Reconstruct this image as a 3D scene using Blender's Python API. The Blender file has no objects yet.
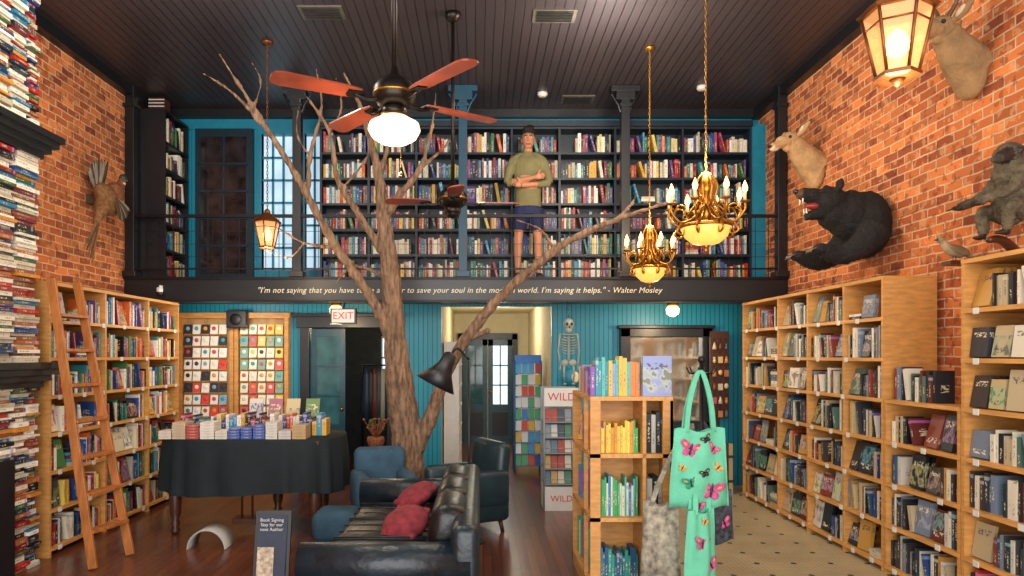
import bpy, math, random
from mathutils import Vector, Matrix, kdtree, noise
R=random.Random(11)
S=bpy.context.scene
def lin(h):
    h=h.lstrip('#'); o=[]
    for i in (0,2,4):
        c=int(h[i:i+2],16)/255
        o.append(c/12.92 if c<=.04045 else ((c+.055)/1.055)**2.4)
    return (o[0],o[1],o[2],1)
# ---------------------------------------------------------------- materials
def nt(name):
    m=bpy.data.materials.new(name); m.use_nodes=True
    t=m.node_tree; b=t.nodes['Principled BSDF']
    return m,t,b
def N(t,ty,**k):
    n=t.nodes.new(ty)
    for a,v in k.items():
        setattr(n,a,v)
    return n
def mth(t,op,a,b=None,c=None):
    n=t.nodes.new('ShaderNodeMath'); n.operation=op
    for i,x in enumerate((a,b,c)):
        if x is None: continue
        if isinstance(x,(int,float)): n.inputs[i].default_value=x
        else: t.links.new(x,n.inputs[i])
    return n.outputs[0]
def mixc(t,f,a,b):
    n=t.nodes.new('ShaderNodeMix'); n.data_type='RGBA'
    for i,x in ((0,f),(6,a),(7,b)):
        if isinstance(x,(int,float,tuple)): n.inputs[i].default_value=x
        else: t.links.new(x,n.inputs[i])
    return n.outputs[2]
def bump(t,b,h,strength=.4,dist=.01):
    n=N(t,'ShaderNodeBump'); n.inputs['Strength'].default_value=strength; n.inputs['Distance'].default_value=dist
    t.links.new(h,n.inputs['Height']); t.links.new(n.outputs[0],b.inputs['Normal'])
def pm(name,hexc,rough=.5,metal=0,nz=.25,ns=9,bp=0,bs=60,em=0,coat=0,stretch=None,alpha=1):
    m,t,b=nt(name); c=lin(hexc)
    tc=N(t,'ShaderNodeTexCoord'); src=tc.outputs['Object']
    if stretch:
        mp=N(t,'ShaderNodeMapping'); mp.inputs['Scale'].default_value=stretch; t.links.new(src,mp.inputs[0]); src=mp.outputs[0]
    no=N(t,'ShaderNodeTexNoise'); no.inputs['Scale'].default_value=ns; no.inputs['Detail'].default_value=4
    t.links.new(src,no.inputs[0])
    lo=tuple(x*(1-nz) for x in c[:3])+(1,); hi=tuple(min(1,x*(1+nz)) for x in c[:3])+(1,)
    mr=N(t,'ShaderNodeMapRange'); mr.inputs[1].default_value=.3; mr.inputs[2].default_value=.7; t.links.new(no.outputs[0],mr.inputs[0])
    o=mixc(t,mr.outputs[0],lo,hi)
    t.links.new(o,b.inputs['Base Color'])
    b.inputs['Roughness'].default_value=rough; b.inputs['Metallic'].default_value=metal
    b.inputs['Coat Weight'].default_value=coat
    if em:
        b.inputs['Emission Color'].default_value=c; b.inputs['Emission Strength'].default_value=em
    if alpha<1: b.inputs['Alpha'].default_value=alpha
    if bp:
        n2=N(t,'ShaderNodeTexNoise'); n2.inputs['Scale'].default_value=bs; n2.inputs['Detail'].default_value=5; t.links.new(src,n2.inputs[0])
        bump(t,b,n2.outputs[0],bp,.02)
    return m
def brickmat():
    m,t,b=nt('brick_masonry'); g=N(t,'ShaderNodeNewGeometry')
    s=N(t,'ShaderNodeSeparateXYZ'); t.links.new(g.outputs['Position'],s.inputs[0])
    nn=N(t,'ShaderNodeTexNoise'); nn.inputs['Scale'].default_value=5; t.links.new(g.outputs['Position'],nn.inputs[0])
    wob=mth(t,'MULTIPLY',nn.outputs[0],.025)
    cb=N(t,'ShaderNodeCombineXYZ'); t.links.new(mth(t,'ADD',s.outputs[1],wob),cb.inputs[0]); t.links.new(mth(t,'ADD',s.outputs[2],wob),cb.inputs[1])
    br=N(t,'ShaderNodeTexBrick'); t.links.new(cb.outputs[0],br.inputs[0])
    for k,v in (('Scale',1),('Mortar Size',.008),('Mortar Smooth',.3),('Bias',-.1),('Brick Width',.2),('Row Height',.074)): br.inputs[k].default_value=v
    br.inputs['Color1'].default_value=lin('#cf763c'); br.inputs['Color2'].default_value=lin('#84361e'); br.inputs['Mortar'].default_value=lin('#c6a586')
    br2=N(t,'ShaderNodeTexBrick')
    br2.offset=.5
    mp=N(t,'ShaderNodeMapping'); mp.inputs['Location'].default_value=(2.0,.74*2,0); t.links.new(cb.outputs[0],mp.inputs[0]); t.links.new(mp.outputs[0],br2.inputs[0])
    for k,v in (('Scale',1),('Mortar Size',.0),('Bias',-.3),('Brick Width',.2),('Row Height',.074)): br2.inputs[k].default_value=v
    br2.inputs['Color1'].default_value=(1.25,1.25,1.15,1); br2.inputs['Color2'].default_value=(.42,.38,.4,1)
    mu=N(t,'ShaderNodeMix'); mu.data_type='RGBA'; mu.blend_type='MULTIPLY'; mu.inputs[0].default_value=.8
    t.links.new(br.outputs[0],mu.inputs[6]); t.links.new(br2.outputs[0],mu.inputs[7])
    n3=N(t,'ShaderNodeTexNoise'); n3.inputs['Scale'].default_value=12; n3.inputs['Detail'].default_value=6; t.links.new(g.outputs['Position'],n3.inputs[0])
    f=mth(t,'MULTIPLY',mth(t,'GREATER_THAN',n3.outputs[0],.6),.4)
    o=mixc(t,f,mu.outputs[2],lin('#d8a878'))
    f2=mth(t,'MULTIPLY',mth(t,'LESS_THAN',n3.outputs[0],.4),.5)
    o=mixc(t,f2,o,lin('#5a2a1c'))
    t.links.new(o,b.inputs['Base Color']); b.inputs['Roughness'].default_value=.9
    bump(t,b,mth(t,'ADD',mth(t,'SUBTRACT',1,br.outputs[1]),mth(t,'MULTIPLY',n3.outputs[0],.8)),.9,.012)
    return m
def linesmat(name,hexa,hexline,axis,w,frac,rough,plankvar=.3,bumpv=.4,coat=0,length=None):
    m,t,b=nt(name); g=N(t,'ShaderNodeNewGeometry'); s=N(t,'ShaderNodeSeparateXYZ'); t.links.new(g.outputs['Position'],s.inputs[0])
    q=mth(t,'DIVIDE',mth(t,'ADD',s.outputs[axis],50),w)
    fr=mth(t,'FRACT',q); fl=mth(t,'FLOOR',q)
    line=mth(t,'LESS_THAN',fr,frac)
    wn=N(t,'ShaderNodeTexWhiteNoise'); wn.noise_dimensions='2D'
    cb=N(t,'ShaderNodeCombineXYZ'); t.links.new(fl,cb.inputs[0])
    if length:
        wn0=N(t,'ShaderNodeTexWhiteNoise'); wn0.noise_dimensions='1D'; t.links.new(fl,wn0.inputs['W'])
        q2=mth(t,'ADD',mth(t,'DIVIDE',s.outputs[1],length),mth(t,'MULTIPLY',wn0.outputs[0],7))
        t.links.new(mth(t,'FLOOR',q2),cb.inputs[1])
        line=mth(t,'MAXIMUM',line,mth(t,'LESS_THAN',mth(t,'FRACT',q2),.006))
    t.links.new(cb.outputs[0],wn.inputs[0])
    mp=N(t,'ShaderNodeMapping'); sc=[9,9,9]; sc[1 if axis==0 and length else 2]=.8; mp.inputs['Scale'].default_value=sc
    t.links.new(g.outputs['Position'],mp.inputs[0])
    no=N(t,'ShaderNodeTexNoise'); no.inputs['Scale'].default_value=3; no.inputs['Detail'].default_value=5; t.links.new(mp.outputs[0],no.inputs[0])
    c=lin(hexa)
    v=mth(t,'MULTIPLY',mth(t,'ADD',wn.outputs[0],no.outputs[0]),.5)
    base=mixc(t,v,tuple(x*(1-plankvar) for x in c[:3])+(1,),tuple(x*(1+plankvar) for x in c[:3])+(1,))
    o=mixc(t,line,base,lin(hexline)); t.links.new(o,b.inputs['Base Color'])
    b.inputs['Roughness'].default_value=rough; b.inputs['Coat Weight'].default_value=coat; b.inputs['Coat Roughness'].default_value=.2
    bump(t,b,mth(t,'SUBTRACT',1,line),bumpv,.006)
    return m
def tilemat():
    m,t,b=nt('hex_tile'); g=N(t,'ShaderNodeNewGeometry')
    vo=N(t,'ShaderNodeTexVoronoi'); vo.feature='DISTANCE_TO_EDGE'; vo.inputs['Scale'].default_value=26; vo.inputs['Randomness'].default_value=.15
    t.links.new(g.outputs['Position'],vo.inputs[0])
    s=N(t,'ShaderNodeSeparateXYZ'); t.links.new(g.outputs['Position'],s.inputs[0])
    fx=mth(t,'ABSOLUTE',mth(t,'SUBTRACT',mth(t,'FRACT',mth(t,'DIVIDE',s.outputs[0],.3)),.5))
    fy=mth(t,'ABSOLUTE',mth(t,'SUBTRACT',mth(t,'FRACT',mth(t,'DIVIDE',s.outputs[1],.3)),.5))
    dot=mth(t,'LESS_THAN',mth(t,'ADD',mth(t,'MULTIPLY',fx,fx),mth(t,'MULTIPLY',fy,fy)),.006)
    no=N(t,'ShaderNodeTexNoise'); no.inputs['Scale'].default_value=2.5; t.links.new(g.outputs['Position'],no.inputs[0])
    base=mixc(t,no.outputs[0],lin('#a3906c'),lin('#d6c49c'))
    gr=mth(t,'LESS_THAN',vo.outputs[0],.06)
    o=mixc(t,mth(t,'MULTIPLY',gr,.5),base,lin('#6c5c48')); o=mixc(t,dot,o,lin('#2a2a30'))
    t.links.new(o,b.inputs['Base Color']); b.inputs['Roughness'].default_value=.35
    return m
def bookmat(name,cover):
    m,t,b=nt(name); at=N(t,'ShaderNodeAttribute'); at.attribute_name='Col'
    uv=N(t,'ShaderNodeUVMap'); s=N(t,'ShaderNodeSeparateXYZ'); t.links.new(uv.outputs[0],s.inputs[0])
    fu=mth(t,'FRACT',s.outputs[0]); fv=mth(t,'FRACT',s.outputs[1])
    cb=N(t,'ShaderNodeCombineXYZ'); t.links.new(mth(t,'FLOOR',s.outputs[0]),cb.inputs[0]); t.links.new(mth(t,'FLOOR',s.outputs[1]),cb.inputs[1])
    wn=N(t,'ShaderNodeTexWhiteNoise'); wn.noise_dimensions='2D'; t.links.new(cb.outputs[0],wn.inputs[0])
    sr=N(t,'ShaderNodeSeparateColor'); t.links.new(wn.outputs[1],sr.inputs[0]); r1,r2,r3=sr.outputs[0],sr.outputs[1],sr.outputs[2]
    def rng(x,a,c): return mth(t,'MULTIPLY',mth(t,'GREATER_THAN',x,a),mth(t,'LESS_THAN',x,c))
    bw=N(t,'ShaderNodeRGBToBW'); t.links.new(at.outputs[0],bw.inputs[0])
    dark=mth(t,'GREATER_THAN',bw.outputs[0],.25)
    tcol=mixc(t,dark,(.8,.72,.5,1),(.05,.04,.07,1))
    mp=N(t,'ShaderNodeMapping'); mp.inputs['Scale'].default_value=(7,13,1) if cover else (3,17,1); t.links.new(uv.outputs[0],mp.inputs[0])
    no=N(t,'ShaderNodeTexNoise'); no.noise_dimensions='2D'; no.inputs['Scale'].default_value=1; t.links.new(mp.outputs[0],no.inputs[0])
    txt=mth(t,'GREATER_THAN',no.outputs[0],.53)
    if cover:
        n5=N(t,'ShaderNodeTexNoise'); n5.noise_dimensions='2D'; n5.inputs['Scale'].default_value=3.2; n5.inputs['Detail'].default_value=3; t.links.new(uv.outputs[0],n5.inputs[0])
        n6=N(t,'ShaderNodeMapRange'); n6.inputs[1].default_value=.4; n6.inputs[2].default_value=.6; t.links.new(n5.outputs[0],n6.inputs[0])
        c2=mixc(t,.5,wn.outputs[1],(.3,.24,.18,1))
        img=mixc(t,n6.outputs[0],c2,at.outputs[0])
        img=mixc(t,mth(t,'MULTIPLY',mth(t,'LESS_THAN',n5.outputs[0],.42),.7),img,(.03,.03,.04,1))
        lo=mth(t,'MULTIPLY',r3,.3)
        msk=mth(t,'MULTIPLY',mth(t,'MULTIPLY',mth(t,'GREATER_THAN',fv,lo),mth(t,'LESS_THAN',fv,mth(t,'ADD',lo,.6))),mth(t,'GREATER_THAN',r2,.25))
        o=mixc(t,mth(t,'MULTIPLY',msk,.85),at.outputs[0],img)
        tt=mth(t,'ADD',.15,mth(t,'MULTIPLY',mth(t,'GREATER_THAN',r1,.35),.5))
        tm=mth(t,'MULTIPLY',mth(t,'MULTIPLY',mth(t,'GREATER_THAN',fv,tt),mth(t,'LESS_THAN',fv,mth(t,'ADD',tt,.16))),mth(t,'MULTIPLY',rng(fu,.15,.85),txt))
        o=mixc(t,mth(t,'MULTIPLY',tm,.8),o,tcol)
    else:
        a=mth(t,'ADD',.12,mth(t,'MULTIPLY',r1,.25))
        z=mth(t,'MULTIPLY',mth(t,'GREATER_THAN',fv,a),mth(t,'LESS_THAN',fv,mth(t,'ADD',a,mth(t,'ADD',.25,mth(t,'MULTIPLY',r2,.3)))))
        tm=mth(t,'MULTIPLY',mth(t,'MULTIPLY',z,rng(fu,.3,.7)),txt)
        o=mixc(t,mth(t,'MULTIPLY',tm,.65),at.outputs[0],tcol)
        band=mth(t,'MULTIPLY',rng(fv,.8,.9),mth(t,'GREATER_THAN',r3,.75))
        o=mixc(t,mth(t,'MULTIPLY',band,.6),o,mixc(t,.5,wn.outputs[1],(.3,.25,.15,1)))
    t.links.new(o,b.inputs['Base Color']); b.inputs['Roughness'].default_value=.45
    return m
def attrmat(name,rough=.5):
    m,t,b=nt(name); at=N(t,'ShaderNodeAttribute'); at.attribute_name='Col'
    no=N(t,'ShaderNodeTexNoise'); no.inputs['Scale'].default_value=60
    o=mixc(t,mth(t,'MULTIPLY',no.outputs[0],.2),at.outputs[0],(0.1,.1,.1,1))
    t.links.new(o,b.inputs['Base Color']); b.inputs['Roughness'].default_value=rough
    return m
BRICK=brickmat(); SP=bookmat('book_spines',False); CV=bookmat('book_covers',True); AT=attrmat('painted_items')
FLOOR=linesmat('wood_floor','#6a3a28','#1d0f0a',0,.075,.06,.28,.55,.3,.3,1.3)
CEIL=linesmat('beadboard_ceiling','#3b3438','#151215',0,.09,.12,.4,.15,.6)
TEAL=linesmat('teal_beadboard','#1189a6','#0b4a5c',0,.06,.14,.45,.08,.6)
TEALP=pm('teal_paint','#117a98',.45,nz=.1)
TEALD=pm('dark_teal_paint','#0f3e54',.45,nz=.1)
TILE=tilemat()
PINE=pm('pine','#c48c4a',.5,nz=.2,ns=3,stretch=(3,3,14))
PINEH=pm('pine_horizontal','#cc9450',.5,nz=.2,ns=3,stretch=(12,1.5,12))
BLACK=pm('black_paint','#15171b',.4,nz=.2)
NAVY=pm('dark_shelf_paint','#10202c',.45,nz=.2)
IRON=pm('wrought_iron','#1b1a1c',.45,.5)
CREAM=pm('cream_plaster','#dcd0ac',.8,nz=.05)
BRASS=pm('antique_brass','#a8792f',.35,.9,nz=.35)
BRONZE=pm('bronze','#7a4a26',.4,.7,nz=.3)
WOODD=pm('dark_walnut','#4a2a1c',.35,nz=.3,stretch=(3,3,12))
WOODR=pm('redwood_blade','#8a3a22',.35,nz=.3,ns=5,coat=.3)
BULB=pm('warm_bulb','#ffb45c',.3,nz=0,em=7)
GLOBE=pm('opal_globe','#ffe4b8',.3,nz=0,em=1.3)
ALAB=pm('alabaster','#f0a850',.4,nz=.2,em=1.1)
GLASS=pm('lantern_glass','#ffbe7a',.15,nz=.1,em=.7,alpha=.4)
WHITE=pm('white_paint','#d4d4d0',.5,nz=.05)
# ---------------------------------------------------------------- mesh builder
class MB:
    def __init__(s): s.v=[];s.f=[];s.m=[];s.c=[];s.uv=[];s.sm=[]
    def add(s,vs,fs,m=0,c=None,sm=False,uvs=None):
        b=len(s.v); s.v+=[tuple(p) for p in vs]
        for i,f in enumerate(fs):
            s.f.append([b+k for k in f]); s.m.append(m); s.c.append(c); s.sm.append(sm); s.uv.append(uvs[i] if uvs else None)
    def obox(s,c,hx,hy,hz,m=0,col=None,off=None):
        c=Vector(c);hx=Vector(hx);hy=Vector(hy);hz=Vector(hz)
        vs=[c+a*hx+b*hy+d*hz for d in(-1,1) for a,b in((-1,-1),(1,-1),(1,1),(-1,1))]
        fs=[(0,3,2,1),(4,5,6,7),(0,1,5,4),(1,2,6,5),(2,3,7,6),(3,0,4,7)]
        if off is None: off=(0,0)
        e=.02
        q=[(off[0]+a,off[1]+b) for a,b in((e,e),(1-e,e),(1-e,1-e),(e,1-e))]; z=[q[0]]*4
        us=[z,z,q,q,q,q]
        if hx.cross(hy).dot(hz)<0: fs=[f[::-1] for f in fs]; us=[u[::-1] for u in us]
        s.add(vs,fs,m,col,False,us)
    def box(s,x0,x1,y0,y1,z0,z1,m=0,c=None):
        s.obox(((x0+x1)/2,(y0+y1)/2,(z0+z1)/2),((x1-x0)/2,0,0),(0,(y1-y0)/2,0),(0,0,(z1-z0)/2),m,c)
    def rbox(s,c,sz,r,m=0,col=None,rot=None,nu=16,nv=8):
        c=Vector(c); h=[max(0,a/2-r) for a in sz]; vs=[]
        for j in range(nv):
            th=(j+.5)*math.pi/nv
            for i in range(nu):
                ph=(i+.5)*2*math.pi/nu
                n=Vector((math.sin(th)*math.cos(ph),math.sin(th)*math.sin(ph),math.cos(th)))
                p=Vector([n[k]*r+math.copysign(h[k],n[k]) for k in range(3)])
                if rot: p=rot@p
                vs.append(c+p)
        fs=[]
        for j in range(nv-1):
            for i in range(nu):
                k=(i+1)%nu; fs.append((j*nu+i,(j+1)*nu+i,(j+1)*nu+k,j*nu+k))
        fs.append(list(range(nu))); fs.append(list(range((nv-1)*nu,nv*nu))[::-1])
        s.add(vs,fs,m,col,True)
    def tube(s,pts,rads,seg=8,m=0,col=None,smooth=0,flat=None):
        pts=[Vector(p) for p in pts]
        if isinstance(rads,(int,float)): rads=[rads]*len(pts)
        rads=list(rads)
        if smooth:
            P=[];Q=[];n=len(pts)
            for i in range(n-1):
                p0=pts[max(i-1,0)];p1=pts[i];p2=pts[i+1];p3=pts[min(i+2,n-1)]
                for k in range(smooth):
                    t=k/smooth
                    P.append(.5*((2*p1)+(p2-p0)*t+(2*p0-5*p1+4*p2-p3)*t*t+(3*p1-p0-3*p2+p3)*t**3)); Q.append(rads[i]*(1-t)+rads[i+1]*t)
            P.append(pts[-1]);Q.append(rads[-1]);pts=P;rads=Q
        vs=[];n=len(pts);x=None
        for i in range(n):
            tg=(pts[min(i+1,n-1)]-pts[max(i-1,0)])
            tg=tg.normalized() if tg.length>1e-9 else Vector((0,0,1))
            if x is None:
                a=Vector((0,0,1)) if abs(tg.z)<.9 else Vector((1,0,0)); x=(a-tg*a.dot(tg)).normalized()
            else:
                x=(x-tg*x.dot(tg)); x=x.normalized() if x.length>1e-6 else tg.orthogonal().normalized()
            y=tg.cross(x)
            for k in range(seg):
                a=2*math.pi*k/seg; d=(x*math.cos(a)+y*math.sin(a))*rads[i]
                vs.append(pts[i]+d)
        fs=[]
        for i in range(n-1):
            for k in range(seg):
                l=(k+1)%seg; fs.append((i*seg+k,i*seg+l,(i+1)*seg+l,(i+1)*seg+k))
        fs.append(list(range(seg))[::-1]); fs.append(list(range((n-1)*seg,n*seg)))
        s.add(vs,fs,m,col,True)
    def ell(s,c,r,rot=None,m=0,col=None,nu=16,nv=10):
        c=Vector(c); 
        if isinstance(r,(int,float)): r=(r,r,r)
        vs=[]
        def T(p):
            p=Vector(p)
            if rot: p=rot@p
            return c+p
        vs.append(T((0,0,r[2])))
        for j in range(1,nv):
            th=math.pi*j/nv
            for i in range(nu):
                ph=2*math.pi*i/nu; vs.append(T((r[0]*math.sin(th)*math.cos(ph),r[1]*math.sin(th)*math.sin(ph),r[2]*math.cos(th))))
        vs.append(T((0,0,-r[2]))); fs=[]; L=len(vs)-1
        for i in range(nu):
            k=(i+1)%nu; fs.append((0,1+i,1+k)); b=1+(nv-2)*nu; fs.append((L,b+k,b+i))
        for j in range(nv-2):
            for i in range(nu):
                k=(i+1)%nu; a=1+j*nu; fs.append((a+i,a+nu+i,a+nu+k,a+k))
        s.add(vs,fs,m,col,True)
    def rings(s,c,rs,seg=20,m=0,col=None,sm=True,cap=True,mat=None,ph0=0):
        c=Vector(c); vs=[]
        for z,cx,cy,rx,ry in rs:
            for k in range(seg):
                a=2*math.pi*k/seg+ph0; p=Vector((cx+rx*math.cos(a),cy+ry*math.sin(a),z))
                if mat: p=mat@p
                vs.append(c+p)
        fs=[];n=len(rs)
        for i in range(n-1):
            for k in range(seg):
                l=(k+1)%seg; fs.append((i*seg+k,i*seg+l,(i+1)*seg+l,(i+1)*seg+k))
        if cap: fs.append(list(range(seg))[::-1]); fs.append(list(range((n-1)*seg,n*seg)))
        s.add(vs,fs,m,col,sm)
    def lathe(s,c,prof,seg=20,m=0,col=None,mat=None,sm=True,ph0=0,cap=True):
        s.rings(c,[(z,0,0,r,r) for r,z in prof],seg,m,col,sm,cap,mat,ph0)
    def mesh(s,name,shift=Vector((0,0,0))):
        me=bpy.data.meshes.new(name)
        me.from_pydata([(a-shift[0],b-shift[1],c-shift[2]) for a,b,c in s.v],[],s.f)
        me.polygons.foreach_set('material_index',s.m); me.polygons.foreach_set('use_smooth',s.sm)
        if any(c is not None for c in s.c):
            ca=me.color_attributes.new('Col','FLOAT_COLOR','CORNER'); d=[]
            for f,c in zip(s.f,s.c):
                c=c or (.5,.5,.5,1); d+=list(c[:3]+(1,))*len(f)
            ca.data.foreach_set('color',d)
        if any(u is not None for u in s.uv):
            ul=me.uv_layers.new(name='UVMap'); d=[]
            for f,u in zip(s.f,s.uv):
                if u:
                    for a in u: d+=[a[0],a[1]]
                else: d+=[.01,.01]*len(f)
            ul.data.foreach_set('uv',d)
        me.update(); return me
    def done(s,name,mats,bevel=0):
        xs=[p[0] for p in s.v];ys=[p[1] for p in s.v];zs=[p[2] for p in s.v]
        o=Vector(((min(xs)+max(xs))/2,(min(ys)+max(ys))/2,min(zs)))
        ob=bpy.data.objects.new(name,s.mesh(name,o)); ob.location=o
        S.collection.objects.link(ob)
        for m in (mats if isinstance(mats,(list,tuple)) else [mats]): ob.data.materials.append(m)
        if bevel:
            b=ob.modifiers.new('bevel','BEVEL'); b.width=bevel; b.segments=2; b.limit_method='ANGLE'
        return ob
def organic(name,mb,mats,voxel=.01,smooth=3,fuzz=0,fs=30,extra=None):
    me=mb.mesh('tmp'); ob=bpy.data.objects.new('tmp',me); S.collection.objects.link(ob)
    r=ob.modifiers.new('r','REMESH'); r.mode='VOXEL'; r.voxel_size=voxel
    if smooth:
        sm=ob.modifiers.new('s','SMOOTH'); sm.factor=.5; sm.iterations=smooth
    bpy.context.view_layer.update()
    ev=bpy.data.meshes.new_from_object(ob.evaluated_get(bpy.context.evaluated_depsgraph_get()))
    kd=kdtree.KDTree(len(mb.f))
    for i,f in enumerate(mb.f):
        c=Vector((0,0,0))
        for k in f: c+=Vector(mb.v[k])
        kd.insert(c/len(f),i)
    kd.balance()
    out=MB(); vs=[]
    for v in ev.vertices:
        p=v.co.copy()
        if fuzz: p+=v.normal*(noise.noise(p*fs)+.5*noise.noise(p*fs*2.3))*fuzz
        vs.append(p)
    out.v=[tuple(p) for p in vs]
    for p in ev.polygons:
        out.f.append(list(p.vertices)); out.m.append(mb.m[kd.find(p.center)[1]]); out.c.append(None); out.uv.append(None); out.sm.append(True)
    bpy.data.objects.remove(ob)
    if extra:
        b=len(out.v); out.v+=extra.v; out.f+=[[b+k for k in f] for f in extra.f]; out.m+=extra.m; out.c+=extra.c; out.uv+=[None]*len(extra.f); out.sm+=extra.sm
    return out.done(name,mats)
def slab(name,x0,x1,y0,y1,z0,z1,mat):
    b=MB(); b.box(x0,x1,y0,y1,z0,z1); return b.done(name,mat)
def text(name,body,loc,width,mat,rot=(math.pi/2,0,0),shear=0,ext=.002,spacing=1):
    cu=bpy.data.curves.new(name,'FONT'); cu.body=body; cu.size=1; cu.shear=shear; cu.align_x='CENTER'; cu.align_y='CENTER'; cu.space_character=spacing
    ob=bpy.data.objects.new(name+'_t',cu); S.collection.objects.link(ob); bpy.context.view_layer.update()
    me=bpy.data.meshes.new_from_object(ob.evaluated_get(bpy.context.evaluated_depsgraph_get()))
    w=max(v.co.x for v in me.vertices)-min(v.co.x for v in me.vertices)
    k=width/w
    for v in me.vertices: v.co*=k
    bpy.data.objects.remove(ob)
    o=bpy.data.objects.new(name,me); o.location=loc; o.rotation_euler=rot; S.collection.objects.link(o); me.materials.clear(); me.materials.append(mat)
    return o
# ---------------------------------------------------------------- books
PAL=[lin(h) for h in ('#b0281e','#cfc8b6','#e2dac7','#1d4380','#17303f','#cfa030','#1f6f64','#2c87ab','#75202c','#c85e28','#0f1115','#e6dfd0','#3f7338','#5f4278','#b5a98c','#264a94','#931d1d','#d9ccab','#a8405a','#3a8a88','#222a38','#dcc05a','#14161a','#ece6d6')]
COOL=[lin(h) for h in ('#c4bfb2','#20252b','#6d7b90','#ddd5c2','#2a4a66','#7c3426','#b0a080','#34343c','#b8a47a','#4d6a60','#d4ccba','#5e2420','#1b1f26','#b88a40','#15171a','#3a3230')]
KIDS=[lin(h) for h in ('#2a8a9a','#e0b040','#c84a6a','#4ab0a8','#d8d0b8','#8a9ac8','#e07a30','#3a9a5a','#7a4aa0','#d03a30','#2a6ac0')]
def rnd(a,b): return R.uniform(a,b)
def off(): return (R.randint(0,60),R.randint(0,60))
def row(mb,o,u,n,L,H,face=.15,pal=PAL,gap=.05,dep=.15,wmin=.016,wmax=.042,run=(4,12)):
    o=Vector(o);u=Vector(u);n=Vector(n);Z=Vector((0,0,1)); p=.01
    while p<L-.05:
        r=R.random()
        if r<gap:
            p+=rnd(.03,.1); continue
        if r<gap+face and p+.18<L:
            w=rnd(.12,.18);h=min(H*.84,rnd(.17,.26)); a=rnd(.12,.3); up=Z*math.cos(a)-n*math.sin(a); nn=n*math.cos(a)+Z*math.sin(a); th=rnd(.01,.02)
            c=R.choice(pal); of=off(); tw=rnd(-.15,.15); uu=(u*math.cos(tw)+n*math.sin(tw)).normalized()
            for k in range(R.randint(1,3)):
                mb.obox(o+u*(p+w/2)-n*(.045+k*.045)+up*(h/2)+Z*.008,uu*(w/2),nn*th,up*(h/2),1,c,of)
            p+=w+rnd(.005,.04); continue
        if r>.96 and p+.2<L:
            z=0; 
            for k in range(R.randint(2,5)):
                t=rnd(.02,.035)
                if z+t>H*.8: break
                w=rnd(.15,.19); mb.obox(o+u*(p+.1)-n*.1+Z*(z+t/2),n*.07,Z*(t/2),u*(w/2),0,R.choice(pal),off()); z+=t
            p+=.21; continue
        hb=rnd(.62,.86)*H
        k0=R.randint(*run)
        for k in range(k0):
            w=rnd(wmin,wmax)
            if p+w>L-.005: break
            h=min(H*.93,hb*rnd(.82,1.12)); d=dep*rnd(.8,1)
            if k==k0-1 and p+w+.07<L and R.random()<.5:
                a=rnd(.15,.3); up=Z*math.cos(a)-u*math.sin(a)*1; ua=u*math.cos(a)+Z*math.sin(a)
                mb.obox(o+u*(p+.02+w/2+h*math.sin(a)*.5)-n*(d/2+.02)+Z*(h/2*math.cos(a)+w*.5*math.sin(a)),ua*(w/2),n*(d/2),up*(h/2)*.98,0,R.choice(pal),off()); p+=w+h*math.sin(a)+.01; continue
            mb.obox(o+u*(p+w/2)-n*(d/2+.02+rnd(0,.02))+Z*(h/2),u*(w/2*.96),n*(d/2),Z*(h/2),0,R.choice(pal),off()); p+=w
        p+=rnd(0,.02)
def ub(mb,o,u,n,a0,a1,d0,d1,z0,z1,m=0,c=None):
    o=Vector(o);u=Vector(u);n=Vector(n)
    mb.obox(o+u*(a0+a1)/2-n*(d0+d1)/2+Vector((0,0,(z0+z1)/2)),u*((a1-a0)/2),n*((d1-d0)/2),Vector((0,0,(z1-z0)/2)),m,c)
def case(fr,bk,o,u,n,divs,rows,D,t=.028,face=.15,pal=PAL,tags=False,**k):
    ztop=rows[-1]
    for a in divs: ub(fr,o,u,n,a-t/2,a+t/2,0,D,0,ztop+t,0)
    ub(fr,o,u,n,divs[0],divs[-1],D-.015,D,0,ztop,0)
    for i,z in enumerate(rows):
        ub(fr,o,u,n,divs[0]-t/2+.001,divs[-1]+t/2-.001,-.004,D,z,z+t,1)
        if i==len(rows)-1: break
        for a,b in zip(divs[:-1],divs[1:]):
            row(bk,Vector(o)+Vector(u)*(a+t/2)+Vector((0,0,z+t)),u,n,b-a-t,rows[i+1]-z-t,face=face,pal=pal,**k)
        if tags:
            a=divs[0]+.1
            while a<divs[-1]-.1:
                ub(fr,o,u,n,a,a+.05,-.008,-.004,z-.01,z+.03,2); a+=rnd(.25,.55)
# ---------------------------------------------------------------- room shell
XL,XR,YB,ZC=-4.16,3.6,8.85,4.85
slab('floor',XL-.1,XR+.1,-2,13.4,-.1,0,FLOOR)
slab('floor_tile',1.27,XR,-2,YB,0,.006,TILE)
slab('ceiling',XL-.1,XR+.1,-2,YB+.1,ZC,ZC+.1,CEIL)
slab('wall_left',XL-.1,XL,-2,YB+.1,0,ZC,BRICK)
slab('wall_right',XR,XR+.1,-2,YB+.1,0,ZC,BRICK)
def holed(name,x0,x1,z0,z1,y0,y1,holes,mat):
    xs=sorted({x0,x1,*[h[0] for h in holes],*[h[1] for h in holes]}); zs=sorted({z0,z1,*[h[2] for h in holes],*[h[3] for h in holes]}); b=MB()
    for i in range(len(xs)-1):
        for j in range(len(zs)-1):
            cx=(xs[i]+xs[i+1])/2;cz=(zs[j]+zs[j+1])/2
            if any(h[0]<cx<h[1] and h[2]<cz<h[3] for h in holes): continue
            b.box(xs[i],xs[i+1],y0,y1,zs[j],zs[j+1])
    return b.done(name,mat)
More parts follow.
